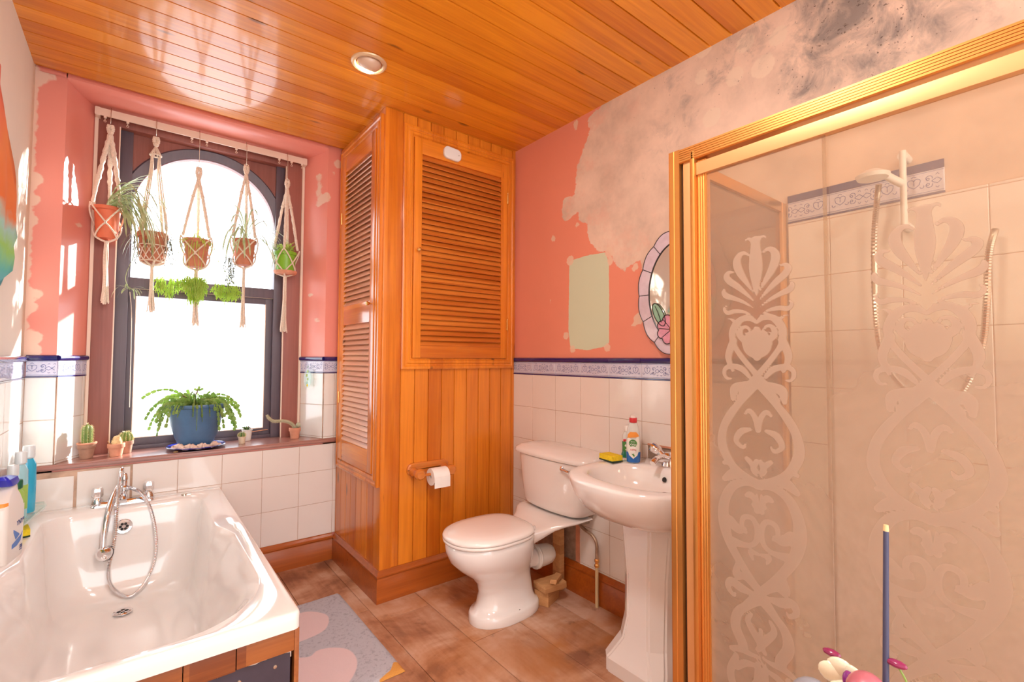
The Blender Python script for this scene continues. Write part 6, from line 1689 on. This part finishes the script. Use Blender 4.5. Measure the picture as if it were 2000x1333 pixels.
# shells along the plate's front rim
r_ = random.Random(21)
def shell_mesh(seed, kind):
    rq = random.Random(seed); mb = MB(); R = []
    if kind == 0:   # scallop fan
        n = 30
        for lv, (q, h) in enumerate(((.02, .0), (.4, .55), (.75, .8), (1.0, .25))):
            R.append([((.002+.017*q*(1+.05*math.cos(9*a)))*math.cos(a), .013*q*(1+.05*math.cos(9*a))*math.sin(a), .010*h) for a in [2*PI*i/n for i in range(n)]])
        mb.rings(R[::-1])
    else:           # whelk spiral
        for i in range(9):
            t_ = i/8; q = .010*math.sin(PI*(.12+.80*t_))*(1+.22*math.cos(i*2.4)); R.append([(-.018+.036*t_, q*math.cos(a), .008+q*.9*math.sin(a)) for a in [2*PI*k/12 for k in range(12)]])
        mb.rings(R)
    return mb
protos = []
for k in range(2):
    o = shell_mesh(k, k).build('sea_shell', M['shell']); protos.append(o)
desc = ['pale scallop shell at the left end of the shell row on the blue plate', 'creamy whelk shell second from left on the blue plate', 'scallop shell third from left in the row on the blue plate', 'whelk shell fourth from left in the row on the blue plate', 'flat scallop shell below the middle of the blue pot', 'long whelk shell just right of the middle of the plate', 'pinkish scallop shell third from the right on the blue plate', 'whelk shell second from right in the row on the plate', 'shell at the right end of the row on the blue plate']
ang = [205, 221, 237, 251, 265, 280, 296, 312, 328]
used = [False, False]
for i, a in enumerate(ang):
    k = i % 2; o = protos[k] if not used[k] else protos[k].copy()
    if used[k]: link(o)
    used[k] = True
    ar = math.radians(a); o.location = (BPX+.004+.112*math.cos(ar), BPY-.008+.112*math.sin(ar), ZS+.013); o.rotation_euler = (.25*math.sin(ar)*-1, .12, ar+PI/2+r_.uniform(-.3, .3))
    s_ = r_.uniform(1.45, 1.75); o.scale = (s_, s_, s_*1.1); setp(o, desc[i], 'shell', 'shells round the front of the blue plate')
mb = MB(); mb.sphere((0, 0, .004), .009, 12, (1.3, .8, .45)); o = mb.build('pebble', M['pebble']); o.location = (.184, 3.185, ZS); setp(o, 'small ochre pebble at the sill edge below the blue plate', 'stone')
# sun-catcher on the right reveal
sc = thing('suncatcher', 'clear oval suncatcher with small coloured leaves hanging on right reveal tiles', 'ornament', (.890, 3.283, 1.165))
nrv = nr
Mw = Matrix(((ur.x, nrv.x, 0, 0), (ur.y, nrv.y, 0, 0), (0, 0, 1, 0), (0, 0, 0, 1)))
mb = MB(); mb.prism([(.034*math.cos(a), .060*math.sin(a)) for a in [2*PI*i/28 for i in range(28)]], 1, .002, .005)
mb.bm.transform(Mw); mb.build('clear_disc', M['clearplastic'], sc)
for dx, dz, m_ in ((-.004, .045, 'limelabel'), (.004, .02, 'lime'), (-.005, -.005, 'limelabel'), (.004, -.028, 'leafglass'), (-.002, -.046, 'yfoam')):
    mb = MB(); mb.sphere((dx, .007, dz), .008, 8, (.8, .3, 1.3)); mb.bm.transform(Mw); mb.build('coloured_leaf', M[m_], sc)
mb = MB(); mb.lathe([(.001, 0), (.010, .001), (.004, .008), (.001, .010)], M=Matrix.Translation((0, .001, .075)) @ Matrix.Rotation(-PI/2, 4, 'X'), n=16); mb.bm.transform(Mw); mb.build('suction_cup', M['clearplastic'], sc)

# ---------------------------------------------------------------- foreground table with orchid and stick
FX, FY, FZ = 1.0, .290, .560
tb = thing('side_table', 'small round wooden table at the lower right corner of the view', 'table', (FX, FY, 0))
mb = MB(); mb.lathe([(.001, FZ-.02), (.12, FZ-.02), (.125, FZ-.016), (.125, FZ-.004), (.12, FZ), (.001, FZ)], n=40); mb.build('tabletop', M['rawwood'], tb)
for k in range(3):
    a = 2*PI*k/3+.4; mb = MB(); mb.tube([(.085*math.cos(a), .085*math.sin(a), FZ-.02), (.115*math.cos(a), .115*math.sin(a), 0)], [.012, .009], 12); mb.build('leg', M['rawwood'], tb)
oc = thing('artificial_orchid', 'glossy white orchid with purple buds at the bottom edge of the photo', 'flower', (1.0, .315, FZ+.0005))
mb = MB(); mb.lathe([(.001, 0), (.032, 0), (.038, .01), (.040, .06), (.034, .10), (.030, .105), (.001, .10)], n=28); mb.build('vase', M['whitepot'], oc)
M['orchid'] = plain('glossy_white_petal', (.80, .76, .58), .15, coat=.6, var=.08, scale=30); M['purple'] = plain('purple_bud', (.22, .02, .22), .2, coat=.5); M['maroon'] = plain('maroon_bud', (.25, .02, .09), .25, coat=.4)
hub = Vector((-.004, -.006, .178))
for k, (a, L_, w_, m_) in enumerate(((.2, .031, .021, 'orchid'), (1.3, .029, .022, 'orchid'), (2.4, .030, .021, 'orchid'), (3.6, .031, .021, 'orchid'), (4.7, .030, .022, 'orchid'))):
    mb = MB(); c_ = hub+Vector((-.2, math.cos(a), math.sin(a)))*L_*.6; Mp = Matrix.Translation(c_) @ Vector((0, 0, 1)).rotation_difference(Vector((-.25, math.cos(a), math.sin(a)))).to_matrix().to_4x4()
    R = []
    mb.sphere((0, 0, 0), 1, 16, (.008, w_, L_*.68)); mb.bm.transform(Mp); mb.build('petal', M[m_], oc)
mb = MB(); mb.sphere(hub+Vector((-.02, -.012, .012)), .012, 14, (.7, .75, 1.25)); mb.build('purple_lip', M['purple'], oc)
for p0, p1, m_ in (((.0, .012, .18), (0, .014, .211), 'maroon'), ((0, -.09, .19), (.0, -.080, .238), 'maroon')):
    mb = MB(); mb.tube(smoothpath([(0, 0, .10), p0, p1], 5), .0018, 6); mb.build('flower_stem', M['xmas'], oc)
    mb = MB(); mb.sphere(p1, .012, 12, (.6, 1.25, .55)); mb.build('bud', M[m_], oc)
o = thing('blue_candle', 'thin dark blue taper with pale tip standing upright before the shower glass', 'candle', (1.0, .250, FZ+.0005))
mb = MB(); mb.lathe([(.001, 0), (.018, 0), (.020, .004), (.010, .012), (.008, .03), (.001, .031)], n=20); mb.build('holder', M['whitepot'], o)
mb = MB(); mb.tube([(0, .004, .02), (.0, -.005, .452)], [.0052, .0040], 12); mb.build('taper', plain('dusky_blue_wax', (.060, .065, .13), .55), o)
mb = MB(); mb.tube([(0, -.005, .452), (0, -.0052, .462)], [.0042, .0034], 10); mb.build('pale_tip', plain('pale_tip', (.85, .55, .28), .6), o)
mb = MB(); mb.lathe([(.001, 0), (.03, 0), (.012, .01), (.008, .08), (.012, .165), (.001, .165)], n=20); mb.sphere((0, 0, .192), .030, 24)
o = mb.build('pink_glass_ball', plain('dusky_pink_ball', (.46, .13, .17), .35, coat=.3)); o.location = (.962, .266, FZ+.0005); setp(o, 'dusky pink ball on a stem beside the blue taper', 'ornament')
mb = MB(); mb.lathe([(.001, 0), (.04, 0), (.016, .01), (.010, .03), (.014, .045), (.001, .045)], n=20); mb.sphere((0, 0, .082), .040, 24)
o = mb.build('grey_glass_ball', plain('blue_grey_ball', (.30, .32, .38), .35, coat=.3)); o.location = (1.04, .376, FZ+.0005); setp(o, 'blue-grey ball on a stem left of the white orchid', 'ornament')

for o in list(C.objects):
    if o.parent is None and 'label' in o.keys():
        n_ = o.name.split('.')[0]
        g_ = {'potted_cactus': 'small potted cacti on the window sill', 'macrame_hanger': 'macrame hangers on the curtain rail', 'shower_gel_bottle': 'bottles on the clear tray',
              'wood_block': 'rough timber pieces behind the toilet', 'wood_wedge': 'rough timber pieces behind the toilet', 'wood_batten': 'rough timber pieces behind the toilet', 'sponge': 'yellow sponges', 'basin_supply_pipe': 'pipes behind the basin pedestal', 'basin_hose': 'pipes behind the basin pedestal'}.get(n_)
        if n_.startswith('hanging_') and n_ != 'hanging_cloth': g_ = 'potted plants hanging in front of the window'
        if g_: o['group'] = g_
# ---------------------------------------------------------------- camera
cam = bpy.data.cameras.new('camera'); co_ = bpy.data.objects.new('camera', cam); link(co_)
r3 = Vector((0.784202, -0.620488, 0.004692)); u3 = Vector((-0.026832, -0.026355, 0.999292)); f3 = Vector((0.619925, 0.783773, 0.037317))
mt = Matrix((r3, u3, -f3)).transposed().to_4x4(); mt.translation = Vector((0, 0, 1.3)); co_.matrix_world = mt
cam.sensor_width = 36; cam.lens = 16.6998; cam.clip_start = .02; cam.shift_y = 0
S.camera = co_
# ---------------------------------------------------------------- light
w = bpy.data.worlds.new('world'); S.world = w; w.use_nodes = True
bg = w.node_tree.nodes['Background']; bg.inputs[0].default_value = (.93, .97, 1.0, 1); bg.inputs[1].default_value = WORLD
sun = bpy.data.lights.new('sun', 'SUN'); sun.energy = SUN; sun.angle = math.radians(2.0); sun.color = (1, .95, .86)
so = bpy.data.objects.new('sun', sun); link(so); so.rotation_euler = Vector((-.80, -.50, -.30)).to_track_quat('-Z', 'Y').to_euler(); so.location = (2, 5, 4)
# fill lamps added out of view under the ceiling to brighten the room
for i, (x, y, e) in enumerate(FILL_LAMPS):
    a = bpy.data.lights.new('fill_lamp', 'AREA'); a.shape = 'DISK'; a.size = .30; a.energy = e; a.color = (1, .94, .88)
    ao = bpy.data.objects.new('fill_lamp', a); link(ao); ao.location = (x, y, HC-.012)
S.view_settings.view_transform = 'Standard'; S.view_settings.look = 'None'; S.view_settings.gamma = 1; S.view_settings.use_curve_mapping = False
S.view_settings.exposure = EXPO
